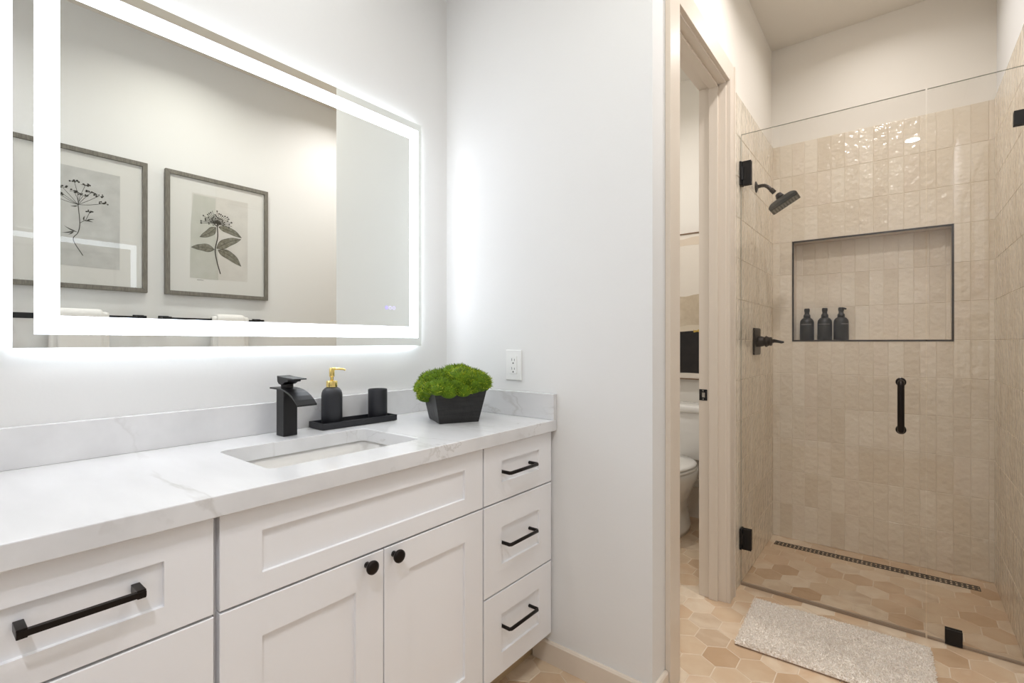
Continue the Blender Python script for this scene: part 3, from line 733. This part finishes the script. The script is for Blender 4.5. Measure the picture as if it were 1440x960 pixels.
def picture(yc, zc, label, which):
    r = thing('framed_print', (PX, yc, zc-0.3725), label, 'picture', 'pair of framed botanical prints')
    hy, hz, fw = 0.299, 0.3725, 0.024
    bm = BM()
    def mitre(y0, y1, z0, z1, t):   # four mitred rails
        oc = [(y0, z0), (y1, z0), (y1, z1), (y0, z1)]; ic = [(y0+t, z0+t), (y1-t, z0+t), (y1-t, z1-t), (y0+t, z1-t)]
        for k in range(4):
            j = (k+1) % 4; prism(bm, [oc[k], oc[j], ic[j], ic[k]], 'x', PFX, PX)
    mitre(yc-hy, yc+hy, zc-hz, zc+hz, fw); obj('frame', bm, M['grey_wood'], r, bevel=0.0012)
    bm = BM(); box(bm, PFX+0.012, yc-hy+fw, zc-hz+fw, PX-0.002, yc+hy-fw, zc+hz-fw); obj('mount', bm, M['mount'], r)
    bm = BM(); box(bm, PFX+0.006, yc-hy+fw-0.003, zc-hz+fw-0.003, PFX+0.008, yc+hy-fw+0.003, zc+hz-fw+0.003); obj('glass', bm, M['pic_glass'], r)
    px = PFX+0.0112
    def T(p): return (yc+p[0], zc+p[1])
    bm = BM()
    if which == 2:
        prism(bm, [T((-0.162, -0.262)), T((0.168, -0.258)), T((0.170, 0.268)), T((-0.158, 0.264))], 'x', px+0.0002, px+0.0007, 0)
        o = obj('print', bm, M['print_warm'], r)
        bm = BM()
        prism(bm, [T((-0.165, 0.054)), T((-0.169, -0.262)), T((-0.01, -0.262)), T((-0.012, -0.10)), T((-0.03, 0.06)), T((-0.025, 0.255)), T((-0.15, 0.256))], 'x', px, px+0.0002, 0)
        obj('print_shade', bm, M['print_green'], r)
        bm = BM(); x = px-0.0002; x2 = px-0.0004
        leaves = [((-0.024, 0.072), (-0.115, -0.004), 0.023, 0.008), ((-0.008, 0.078), (0.131, 0.030), 0.022, 0.008), ((-0.033, -0.070), (-0.162, -0.074), 0.024, -0.006),
                  ((-0.02, -0.061), (0.127, 0.020), 0.028, 0.010), ((-0.012, -0.070), (0.127, -0.158), 0.028, 0.014)]
        for a, b, w_, bd in leaves:
            up, dn, mid = leaf(bm, T(a), T(b), w_, x, bd, 12, 0)
            stroke(bm, mid, 0.0022, x2); stroke(bm, up, 0.0020, x2); stroke(bm, dn, 0.0020, x2)
            for k in range(2, 11, 2):
                stroke(bm, [mid[k], up[min(k+1, 12)]], 0.0010, x2); stroke(bm, [mid[k], dn[min(k+1, 12)]], 0.0010, x2)
        stroke(bm, [Vector(T(p)) for p in curve2([(-0.016, 0.085), (-0.014, 0.01), (-0.028, -0.070), (-0.018, -0.145), (0.002, -0.220)])], 0.0065, x2)
        c = (-0.019, 0.096)
        for a in range(-10, 191, 9):
            L = random.uniform(0.055, 0.088); e = (c[0]+L*math.cos(math.radians(a))*1.08, c[1]+L*math.sin(math.radians(a))*0.95)
            stroke(bm, [T(c), T(e)], 0.0028, x2)
            if random.random() < 0.75: blob(bm, T(e), 0.0055, x2-0.0001)
            L2 = L*0.55; e2 = (c[0]+L2*math.cos(math.radians(a+4)), c[1]+L2*math.sin(math.radians(a+4))); blob(bm, T(e2), 0.0045, x2-0.0001)
        for _ in range(26): blob(bm, T((c[0]+random.uniform(-0.022, 0.022), c[1]+random.uniform(-0.014, 0.022))), 0.0045, x2-0.0001)
        stroke(bm, [T((-0.13, -0.271)), T((-0.095, -0.272))], 0.0022, x2)
    else:
        prism(bm, [T((-0.170, -0.255)), T((0.172, -0.257)), T((0.174, 0.266)), T((-0.165, 0.268))], 'x', px, px+0.0006, 0)
        o = obj('print', bm, M['print_grey'], r)
        bm = BM(); x = px-0.0002; x2 = px-0.0004; c = (-0.004, 0.070)
        heads = [(-0.066, 0.148), (-0.019, 0.189), (0.026, 0.180), (-0.019, 0.135), (0.018, 0.124), (0.049, 0.146), (0.081, 0.134), (0.103, 0.099), (-0.082, 0.112), (-0.11, 0.15), (-0.13, 0.105)]
        for h in heads:
            m_ = ((c[0]+h[0])/2+0.006*(1 if h[0] < c[0] else -1), (c[1]+h[1])/2-0.006)
            stroke(bm, [Vector(T(p)) for p in curve2([c, m_, h], 5)], 0.0020, x2)
            for _ in range(11): blob(bm, T((h[0]+random.uniform(-0.020, 0.020), h[1]+random.uniform(-0.003, 0.010))), random.uniform(0.003, 0.0052), x2-0.0001)
            stroke(bm, [T((h[0]-0.019, h[1])), T(h), T((h[0]+0.019, h[1]))], 0.0016, x2)
        stroke(bm, [Vector(T(p)) for p in curve2([c, (0.003, -0.026), (-0.004, -0.077), (-0.023, -0.119), (0.015, -0.196)])], 0.0036, x2)
        stroke(bm, [T((0.003, -0.026)), T((0.028, -0.004)), T((0.043, 0.038))], 0.0022, x2)
        for _ in range(11): blob(bm, T((0.045+random.uniform(-0.020, 0.020), 0.040+random.uniform(-0.002, 0.010))), 0.004, x2-0.0001)
        for a, b in (((0.020, -0.010), (0.058, -0.012)), ((0.02, -0.01), (0.024, 0.016)), ((0.03, -0.008), (0.062, 0.004)), ((-0.004, -0.077), (-0.060, -0.050)), ((-0.02, -0.072), (-0.068, -0.088)), ((-0.02, -0.070), (-0.045, -0.096)), ((-0.005, 0.065), (-0.035, 0.058))):
            leaf(bm, T(a), T(b), 0.003, x2, 0.003, 6, 1)
    obj('plant_drawing', bm, [M['ink_light'], M['ink']], r)
picture(1.279, 1.838, 'grey-framed print of a flower head on a stem with broad leaves', 2)
picture(0.594, 1.838, 'grey-framed print of a thin umbel plant, nearer the left end', 1)

# towel bars and towels under the prints
def towel_bar(y0, y1, label):
    r = thing('towel_bar', (XR, (y0+y1)/2, 1.29), label, 'towel bar', 'black towel bars under the prints')
    zc = 1.312; xb = 0.305
    bm = BM(); box(bm, xb-0.005, y0+0.004, zc-0.014, xb+0.005, y1-0.004, zc+0.014); obj('bar', bm, M['black'], r, bevel=0.001)
    for y in (y0, y1-0.045):
        bm = BM(); box(bm, XR-0.008, y-0.004, zc-0.024, XR-0.0005, y+0.049, zc+0.024); box(bm, xb-0.008, y, zc-0.018, XR-0.006, y+0.045, zc+0.018)
        obj('bracket', bm, M['black'], r, bevel=0.0015)
    return r
towel_bar(0.274, 0.876, 'black flat towel bar under the print of the thin umbel plant')
towel_bar(0.953, 1.530, 'black flat towel bar under the print with the broad leaves')
def towel(yc, hw, label):
    r = thing('hand_towel', (0.305, yc, 0.86), label, 'towel', 'white towels on the towel bars')
    def sheet(bm, hw, rr, zb_f, zb_b, th, seedn):
        """folded over the bar: profile in xz, extruded over y with soft waves"""
        prof = []
        for k in range(9):
            z = zb_f + (1.326-zb_f)*k/8; prof.append((0.305-rr, z))
        for k in range(1, 8):
            a = math.pi - math.pi*k/8; prof.append((0.305+rr*math.cos(a), 1.326+rr*math.sin(a)))
        for k in range(9):
            z = 1.326 - (1.326-zb_b)*k/8; prof.append((0.305+rr, z))
        ny = 14; g = []
        for side in (0, 1):
            rows_ = []
            for (px_, pz_) in prof:
                row = []
                for j in range(ny+1):
                    t = j/ny*2-1; wv = 0.0022*math.sin(j*1.3+seedn+pz_*7)
                    cx_ = px_-0.305; L = math.hypot(cx_, max(0, pz_-1.326)) or 1
                    k_ = (rr+(th if side else 0))/rr
                    x_ = 0.305+cx_*k_ + wv*(1 if cx_ < 0 else -1)*0.5; z_ = pz_ if pz_ <= 1.326 else 1.326+(pz_-1.326)*k_
                    edge = 1-0.35*max(0, abs(t)-0.85)/0.15
                    row.append(bm.verts.new((x_, yc+t*hw*(1+0.02*math.sin(pz_*9+seedn)), z_-(1-edge)*0.01)))
                rows_.append(row)
            g.append(rows_)
        m_ = len(prof)
        for s in (0, 1):
            for i in range(m_-1):
                for j in range(ny): bm.faces.new((g[s][i][j], g[s][i+1][j], g[s][i+1][j+1], g[s][i][j+1]))
        for i in range(m_-1):
            for j in (0, ny): bm.faces.new((g[0][i][j], g[0][i+1][j], g[1][i+1][j], g[1][i][j]))
        for i in (0, m_-1):
            for j in range(ny): bm.faces.new((g[0][i][j], g[0][i][j+1], g[1][i][j+1], g[1][i][j]))
        bmesh.ops.recalc_face_normals(bm, faces=bm.faces[:])
    bm = BM(); sheet(bm, hw, 0.008, 0.90, 0.92, 0.010, yc*10); obj('bath_layer', bm, M['towel'], r, smooth=True)
    bm = BM(); sheet(bm, hw*0.74, 0.0195, 1.02, 1.05, 0.011, yc*17); obj('hand_layer', bm, M['towel'], r, smooth=True)
towel(0.588, 0.120, 'folded white towels on the bar under the thin umbel plant')
towel(1.318, 0.108, 'folded white towels on the bar under the broad-leaf print')

# ------------------------------------------------------------------ shower: door, fixed panel, fittings
YG0, YG1, GZ0, GZ1 = 2.552, 2.562, 0.012, 2.190
def pane(bm, x0, x1, z0, z1):
    box(bm, x0, YG0, z0, x1, YG1, z1, 1)
    for f in bm.faces:
        f.normal_update()
        if abs(f.normal.y) > 0.9: f.material_index = 0
sd = thing('shower_door', ((XD+0.079)/2, 2.557, 0), 'clear frameless glass shower door with black hinges and black handle', 'shower door')
bm = BM(); pane(bm, -0.606, 0.0785, GZ0, GZ1); obj('glass', bm, [M['shower_glass'], M['glass_edge']], sd)
for zc, hh in ((1.998, 0.058), (0.226, 0.050)):
    bm = BM()
    box(bm, -0.611, 2.535, zc-hh, -0.6005, 2.579, zc+hh)      # wall plate
    box(bm, -0.600, YG0-0.0075, zc-hh, -0.560, YG0, zc+hh); box(bm, -0.600, YG1, zc-hh, -0.560, YG1+0.0075, zc+hh)
    o = obj('hinge', bm, M['black'], sd, bevel=0.0012)
    bm = BM(); tube(bm, [(-0.600, 2.545, zc-hh*0.55), (-0.600, 2.545, zc+hh*0.55)], 0.007, 14)
    box(bm, -0.590, YG0-0.009, zc-hh*0.45, -0.586, YG0-0.007, zc+hh*0.45); obj('hinge_pin', bm, M['black'], o)
bm = BM(); z0, z1, hx = 0.822, 1.017, 0.002
for s, ya, yb in ((1, YG0, YG0-0.045), (-1, YG1, YG1+0.045)):
    tube(bm, [(hx, ya, z0), (hx, yb+0.012*s, z0), (hx, yb+0.003*s, z0+0.004), (hx, yb, z0+0.013), (hx, yb, z1-0.013), (hx, yb+0.003*s, z1-0.004), (hx, yb+0.012*s, z1), (hx, ya, z1)], 0.0115, 16)
    for z in (z0, z1): lathe(bm, [(0.0175, 0), (0.0175, 0.004), (0.015, 0.006)], (hx, ya, z), 28, (0, -s, 0))
obj('handle', bm, M['black_bronze'], sd, smooth=True)
bm = BM(); box(bm, -0.606, YG0-0.001, 0.001, 0.0785, YG1+0.001, 0.014); obj('bottom_sweep', bm, M['sweep'], sd)
fp = thing('shower_glass_panel', (0.224, 2.557, 0), 'fixed clear glass shower panel beside the door, with black clips', 'shower panel')
bm = BM(); pane(bm, 0.0845, 0.359, GZ0-0.008, GZ1); obj('glass', bm, [M['shower_glass'], M['glass_edge']], fp)
bm = BM(); box(bm, 0.0845, YG0-0.001, 0.001, 0.359, YG1+0.001, 0.009); obj('bottom_seal', bm, M['sweep'], fp)
bm = BM()
for s, y in ((1, YG0), (-1, YG1)): box(bm, 0.137, min(y, y-0.007*s), 0.003, 0.188, max(y, y-0.007*s), 0.062)
obj('floor_clip', bm, M['black'], fp, bevel=0.001)
for zc in (2.001,):
    bm = BM()
    for s, y in ((1, YG0), (-1, YG1)): box(bm, 0.326, min(y, y-0.007*s), zc-0.027, 0.3600, max(y, y-0.007*s), zc+0.027)
    obj('wall_clip', bm, M['black'], fp, bevel=0.001)

# shower head
hdy = 2.885
r = thing('overhead_shower', (XD+0.010, hdy, 1.99), 'square dark bronze shower head on a curved arm on the tiled wall', 'shower head')
bm = BM(); lathe(bm, [(0.030, 0), (0.029, 0.004), (0.014, 0.010), (0.011, 0.012)], (XD+0.009, hdy, 2.018), 32, (1, 0, 0)); obj('wall_flange', bm, M['black_bronze'], r, smooth=True)
arm = [(XD+0.012, 2.018), (-0.585, 2.020), (-0.568, 2.018), (-0.555, 2.010), (-0.543, 1.997), (-0.532, 1.984), (-0.523, 1.973)]
bm = BM(); tube(bm, [(x, hdy, z) for x, z in arm], 0.0095, 16); tube(bm, [(-0.537, hdy, 1.990), (-0.522, hdy, 1.972)], 0.0135, 6); obj('arm', bm, M['black_bronze'], r, smooth=True)
th = math.radians(30); bm = BM()
hc = Vector((-0.478, hdy, 1.915)); A = Vector((math.cos(th), 0, math.sin(th))); Nn = Vector((-math.sin(th), 0, math.cos(th))); B = Vector((0, 1, 0))
def sq(h, up, ch=0.0):
    pts = []
    for sx_, sy_ in ((-1, -1), (1, -1), (1, 1), (-1, 1)):
        pts.append(bm.verts.new(hc + A*h*sx_ + B*h*0.66*sy_ + Nn*up))
    return pts
L_ = [sq(0.071, -0.018), sq(0.073, -0.016), sq(0.073, -0.002), sq(0.066, 0.008), sq(0.052, 0.018), sq(0.030, 0.025)]
for P0, P1 in zip(L_, L_[1:]):
    for k in range(4):
        j = (k+1) % 4; bm.faces.new((P0[k], P0[j], P1[j], P1[k]))
bm.faces.new(L_[-1]); bm.faces.new(L_[0][::-1]); bmesh.ops.recalc_face_normals(bm, faces=bm.faces[:])
hd = obj('head', bm, mat('dark_pewter', (62, 62, 58), 0.35, metal=0.6), r, bevel=0.004)
bm = BM()
for k in range(9):
    c = hc + A*(-0.058+k*0.0145) - Nn*0.0185
    va = [bm.verts.new(c + A*da + Nn*dn_ + B*db) for da in (-0.0040, 0.0040) for dn_ in (-0.0018, 0.001) for db in (-0.040, 0.040)]
    for q in ((0,1,3,2),(4,6,7,5),(0,4,5,1),(2,3,7,6),(0,2,6,4),(1,5,7,3)): bm.faces.new([va[i] for i in q])
bmesh.ops.recalc_face_normals(bm, faces=bm.faces[:]); obj('nozzle_strips', bm, mat('pewter_ribs', (128, 130, 120), 0.4, metal=0.5), hd)
bm = BM(); lathe(bm, [(0.022, -0.002), (0.020, 0.010), (0.017, 0.018), (0.015, 0.026), (0.008, 0.03)], hc+Nn*0.026, 28, Nn); obj('swivel', bm, M['black_bronze'], r, smooth=True)

# shower valve
r = thing('shower_valve', (XD+0.010, 2.885, 1.184), 'dark bronze shower valve with square plate and lever on the tiled wall', 'shower valve')
vy, vz, vx = 2.885, 1.184, XD+0.0085
bm = BM(); prism(bm, [(vy+p[0], vz+p[1]) for p in rrect(-0.073, 0.073, -0.072, 0.072, 0.010)], 'x', vx, vx+0.010); obj('wall_plate', bm, M['black_bronze'], r, bevel=0.003)
bm = BM(); lathe(bm, [(0.031, 0.008), (0.029, 0.022), (0.025, 0.040), (0.023, 0.046), (0.029, 0.048), (0.030, 0.055), (0.026, 0.058), (0.022, 0.070), (0.024, 0.072), (0.022, 0.078), (0.010, 0.082)], (vx, vy, vz), 36, (1, 0, 0)); obj('valve_body', bm, M['black_bronze'], r, smooth=True)
bm = BM(); tube(bm, [(vx+0.072, vy, vz), (vx+0.090, vy-0.002, vz+0.003), (vx+0.108, vy-0.005, vz), (vx+0.126, vy-0.008, vz-0.004), (vx+0.136, vy-0.009, vz-0.003)], [0.012, 0.0095, 0.0075, 0.0070, 0.0045], 14); obj('lever', bm, M['black_bronze'], r, smooth=True)

# bottles in the niche
r0 = thing('pump_bottle', (-0.437, YB+0.035, NZ0), 'black pump bottle in the shower niche, leftmost of three', 'bottle', 'black pump bottles in the niche')
c = (-0.437, YB+0.035, NZ0+0.0005)
bm = BM(); lathe(bm, [(0, 0), (0.034, 0), (0.037, 0.003), (0.0365, 0.105), (0.034, 0.117), (0.026, 0.128), (0.017, 0.133), (0.0, 0.133)], c, 40); bt = obj('bottle', bm, M['black_plastic'], r0, smooth=True)
bm = BM(); lathe(bm, [(0.0, 0.132), (0.0185, 0.132), (0.0175, 0.150), (0.013, 0.154), (0.012, 0.166), (0.0145, 0.170), (0.0145, 0.184), (0.012, 0.189), (0, 0.189)], c, 28)
tube(bm, [(c[0], c[1], c[2]+0.181), (c[0]+0.004, c[1]-0.018, c[2]+0.182), (c[0]+0.006, c[1]-0.027, c[2]+0.178)], [0.006, 0.0055, 0.004], 10); obj('pump', bm, M['black_plastic'], r0, smooth=True)
bm = BM()
for k in range(10):
    a0 = math.radians(-135+k*9); a1 = math.radians(-135+(k+1)*9-0.5); rr = 0.0374
    prism(bm, [(c[0]+rr*math.cos(a0), c[1]+rr*math.sin(a0)), (c[0]+rr*math.cos(a1), c[1]+rr*math.sin(a1)), (c[0]+(rr-0.0012)*math.cos(a1), c[1]+(rr-0.0012)*math.sin(a1)), (c[0]+(rr-0.0012)*math.cos(a0), c[1]+(rr-0.0012)*math.sin(a0))], 'z', c[2]+0.0925, c[2]+0.0945)
obj('printed_line', bm, M['label_grey'], bt)
dup(r0, (-0.347, YB+0.035, NZ0), 'black pump bottle in the shower niche, middle of three')
b3 = dup(r0, (-0.267, YB+0.035, NZ0), 'black pump bottle in the shower niche, rightmost of three'); b3.rotation_euler = (0, 0, 0.9)

# linear drain
r = thing('linear_drain', (-0.139, 3.215, 0), 'long black slotted drain along the foot of the tiled back wall', 'drain')
bm = BM(); x0, x1, y0, y1 = -0.578, 0.300, 3.188, 3.243
box(bm, x0, y0, -0.0012, x1, y1, -0.0004); box(bm, x0, y0, -0.0008, x1, y0+0.004, 0.0025); box(bm, x0, y1-0.004, -0.0008, x1, y1, 0.0025); box(bm, x0, y0+0.004, -0.0008, x0+0.004, y1-0.004, 0.0025); box(bm, x1-0.004, y0+0.004, -0.0008, x1, y1-0.004, 0.0025)
obj('channel', bm, M['black'], r)
bm = BM(); n = 44; dx = (x1-x0-0.008)/n
for k in range(n):
    xx = x0+0.004+k*dx; box(bm, xx+dx*0.12, y0+0.004, -0.0004, xx+dx*0.72, y1-0.004, 0.0018)
box(bm, x0+0.004, 3.214, -0.0004, x1-0.004, 3.217, 0.002)
obj('grate', bm, mat('grate_metal', (52, 46, 40), 0.4, metal=0.5), r)

# ------------------------------------------------------------------ toilet
tx = -1.135
r = thing('toilet', (tx, 3.03, 0), 'white two-piece toilet seen through the doorway', 'toilet')
def tprism(bm, lv, n=10):
    rings = []
    for (x0, x1, y0, y1, z, rr) in lv: rings.append([bm.verts.new((p[0], p[1], z)) for p in rrect(x0, x1, y0, y1, rr, n)])
    m_ = len(rings[0])
    for P0, P1 in zip(rings, rings[1:]):
        for k in range(m_):
            j = (k+1) % m_; bm.faces.new((P0[k], P0[j], P1[j], P1[k]))
    bm.faces.new(rings[0][::-1]); bm.faces.new(rings[-1]); bmesh.ops.recalc_face_normals(bm, faces=bm.faces[:])
bm = BM(); tprism(bm, [(tx-0.195, tx+0.195, 3.135, 3.325, 0.435, 0.03), (tx-0.205, tx+0.205, 3.128, 3.330, 0.45, 0.035), (tx-0.220, tx+0.220, 3.118, 3.334, 0.735, 0.035)]); obj('tank', bm, M['toilet'], r, smooth=True, bevel=0.004)
bm = BM(); tprism(bm, [(tx-0.228, tx+0.228, 3.108, 3.336, 0.735, 0.035), (tx-0.230, tx+0.230, 3.105, 3.336, 0.742, 0.035), (tx-0.230, tx+0.230, 3.105, 3.336, 0.768, 0.035), (tx-0.222, tx+0.222, 3.113, 3.330, 0.778, 0.035), (tx-0.12, tx+0.12, 3.18, 3.27, 0.781, 0.03)]); obj('tank_lid', bm, M['toilet'], r, smooth=True)
def oval(cx, cy, a, bf, bb, n=48):
    pts = []
    for k in range(n):
        t = 2*math.pi*k/n; s = math.sin(t); pts.append((cx+a*math.cos(t), cy+(bb if s > 0 else bf)*s))
    return pts
def loft(bm, lv):
    rings = [[bm.verts.new((p[0], p[1], z)) for p in oval(tx, cy, a, bf, bb)] for (a, bf, bb, cy, z) in lv]; m_ = 48
    for P0, P1 in zip(rings, rings[1:]):
        for k in range(m_):
            j = (k+1) % m_; bm.faces.new((P0[k], P0[j], P1[j], P1[k]))
    bm.faces.new(rings[0][::-1]); bm.faces.new(rings[-1]); bmesh.ops.recalc_face_normals(bm, faces=bm.faces[:])
bm = BM(); loft(bm, [(0.105, 0.19, 0.23, 3.02, 0.0), (0.107, 0.19, 0.235, 3.02, 0.03), (0.092, 0.165, 0.23, 3.02, 0.07), (0.085, 0.15, 0.22, 3.02, 0.14), (0.105, 0.185, 0.22, 3.00, 0.21), (0.145, 0.245, 0.23, 2.97, 0.29), (0.178, 0.285, 0.24, 2.95, 0.36), (0.188, 0.30, 0.25, 2.94, 0.405), (0.184, 0.298, 0.25, 2.94, 0.415)])
box(bm, tx-0.12, 3.08, 0.30, tx+0.12, 3.30, 0.432)
obj('bowl', bm, M['toilet'], r, smooth=True)
bm = BM(); loft(bm, [(0.182, 0.300, 0.20, 2.93, 0.417), (0.188, 0.306, 0.20, 2.93, 0.420), (0.188, 0.306, 0.20, 2.93, 0.432), (0.184, 0.302, 0.196, 2.93, 0.436)]); obj('seat', bm, M['toilet'], r, smooth=True)
bm = BM(); loft(bm, [(0.184, 0.302, 0.196, 2.93, 0.438), (0.188, 0.306, 0.20, 2.93, 0.441), (0.186, 0.304, 0.198, 2.93, 0.452), (0.172, 0.288, 0.19, 2.93, 0.459), (0.10, 0.20, 0.12, 2.93, 0.461)]); obj('seat_lid', bm, M['toilet'], r, smooth=True)

# canvas above the toilet
r = thing('canvas_picture', (-1.13, YB, 0.93), 'abstract cream, tan and black canvas in a thin wooden frame above the toilet', 'picture')
cx0_, cx1_, cz0, cz1, cyf = -1.43, -0.83, 0.930, 1.915, 3.318
bm = BM()
for q in ((cx0_, cz0, cx1_, cz0+0.006), (cx0_, cz1-0.006, cx1_, cz1), (cx0_, cz0+0.006, cx0_+0.006, cz1-0.006), (cx1_-0.006, cz0+0.006, cx1_, cz1-0.006)):
    box(bm, q[0], cyf-0.006, q[1], q[2], YB-0.001, q[3])
obj('thin_frame', bm, M['oak'], r)
bm = BM(); box(bm, cx0_+0.0065, cyf, cz0+0.0065, cx1_-0.0065, YB-0.002, cz1-0.0065); cv = obj('canvas', bm, M['canvas_white'], r)
def wavy(z0a, z1a, amp, ph, m_, nm, x0=cx0_+0.0065, x1=cx1_-0.0065, dy=0.0):
    bm = BM(); n = 40; top_, bot = [], []
    for k in range(n+1):
        t = k/n; x = x0+(x1-x0)*t
        top_.append((x, z1a+amp*math.sin(t*9+ph)+amp*0.5*math.sin(t*23+ph))); bot.append((x, z0a+amp*0.7*math.sin(t*11+ph+1)))
    for k in range(n):
        prism(bm, [bot[k], bot[k+1], top_[k+1], top_[k]], 'y', cyf-0.0006-dy, cyf)
    obj(nm, bm, m_, cv)
wavy(1.83, 1.885, 0.006, 1, mat('canvas_beige', (222, 206, 186), 0.85), 'paint_band')
wavy(1.27, 1.50, 0.008, 0.3, M['canvas_tan'], 'paint_band')
wavy(1.235, 1.29, 0.006, 2.0, M['canvas_cream'], 'paint_band', dy=0.0003)
wavy(0.972, 1.255, 0.0025, 1.2, M['canvas_black'], 'paint_band', dy=0.0006)
wavy(1.248, 1.262, 0.003, 2.6, M['canvas_gold'], 'gold_fleck', x0=-1.085, x1=-1.02, dy=0.0009)

# ------------------------------------------------------------------ bath mat
r = thing('bath_mat', (-0.205, 2.24, 0), 'beige shaggy rectangular bath mat on the floor before the shower', 'bath mat')
ra = math.radians(2.0); mc = (-0.207, 2.240); hx_, hy_ = 0.305, 0.200
bm = BM(); prism(bm, rot_pts(mc[0], mc[1], ra, rrect(-hx_, hx_, -hy_, hy_, 0.015)), 'z', 0.0005, 0.006); obj('backing', bm, mat('mat_backing', (150, 128, 108), 0.9), r)
V = []; F = []; R = []
gx, gy = 150, 100; hgt = rng.normal(size=(gx+1, gy+1)); hgt = (hgt + np.roll(hgt, 1, 0) + np.roll(hgt, 1, 1) + np.roll(hgt, (1, 1), (0, 1)))/4
for i in range(gx+1):
    for j in range(gy+1):
        x = -hx_+2*hx_*i/gx; y = -hy_+2*hy_*j/gy
        e = min(hx_-abs(x), hy_-abs(y)); fall = 1-math.exp(-max(e, 0)/0.006)
        X, Y = rot_pts(mc[0], mc[1], ra, [(x, y)])[0]
        V.append((X, Y, 0.006 + 0.0125*fall + 0.0022*float(hgt[i, j])*fall))
for i in range(gx):
    for j in range(gy):
        a = i*(gy+1)+j; F.append((a, a+gy+1, a+gy+2, a+1)); R.append(random.random())
N_ = 26000
for _ in range(N_):
    x = random.uniform(-hx_, hx_); y = random.uniform(-hy_, hy_)
    X, Y = rot_pts(mc[0], mc[1], ra, [(x, y)])[0]
    e = min(hx_-abs(x), hy_-abs(y)); fall = 1-math.exp(-max(e, 0)/0.006)
    p = Vector((X, Y, 0.0055+0.0120*fall))
    ex = max(0, abs(x)-hx_+0.01)/0.01*(1 if x > 0 else -1); ey = max(0, abs(y)-hy_+0.01)/0.01*(1 if y > 0 else -1)
    h = random.uniform(0.005, 0.0095); t = Vector((random.gauss(0, 0.6)+ex*0.9, random.gauss(0, 0.6)+ey*0.9, 1)).normalized()
    a = t.cross(Vector((random.gauss(0, 1), random.gauss(0, 1), 0.1))).normalized()*random.uniform(0.0011, 0.0018); b = t.cross(a)
    k = len(V); tw = Vector((random.gauss(0, 1), random.gauss(0, 1), 0))*0.0015
    q = p + t*h*0.7
    V += [p+a, p-a*0.5+b*0.87, p-a*0.5-b*0.87, q+a*0.9, q+(-a*0.5+b*0.87)*0.9, q+(-a*0.5-b*0.87)*0.9, p+t*h+tw*0.5]
    F += [(k, k+1, k+4, k+3), (k+1, k+2, k+5, k+4), (k+2, k, k+3, k+5), (k+3, k+4, k+6), (k+4, k+5, k+6), (k+5, k+3, k+6)]
    R += [random.random()]*6
me = bpy.data.meshes.new('pile'); me.from_pydata(V, [], F); me.update()
at = me.attributes.new('rnd', 'FLOAT', 'FACE'); at.data.foreach_set('value', R)
o = finish('pile', me, tile_mat('mat_pile', [(236, 224, 210), (243, 233, 221), (248, 240, 230), (252, 246, 238)], 0.95, 40, 0.0005, 30, 0.1), r); o['kind'] = 'stuff'
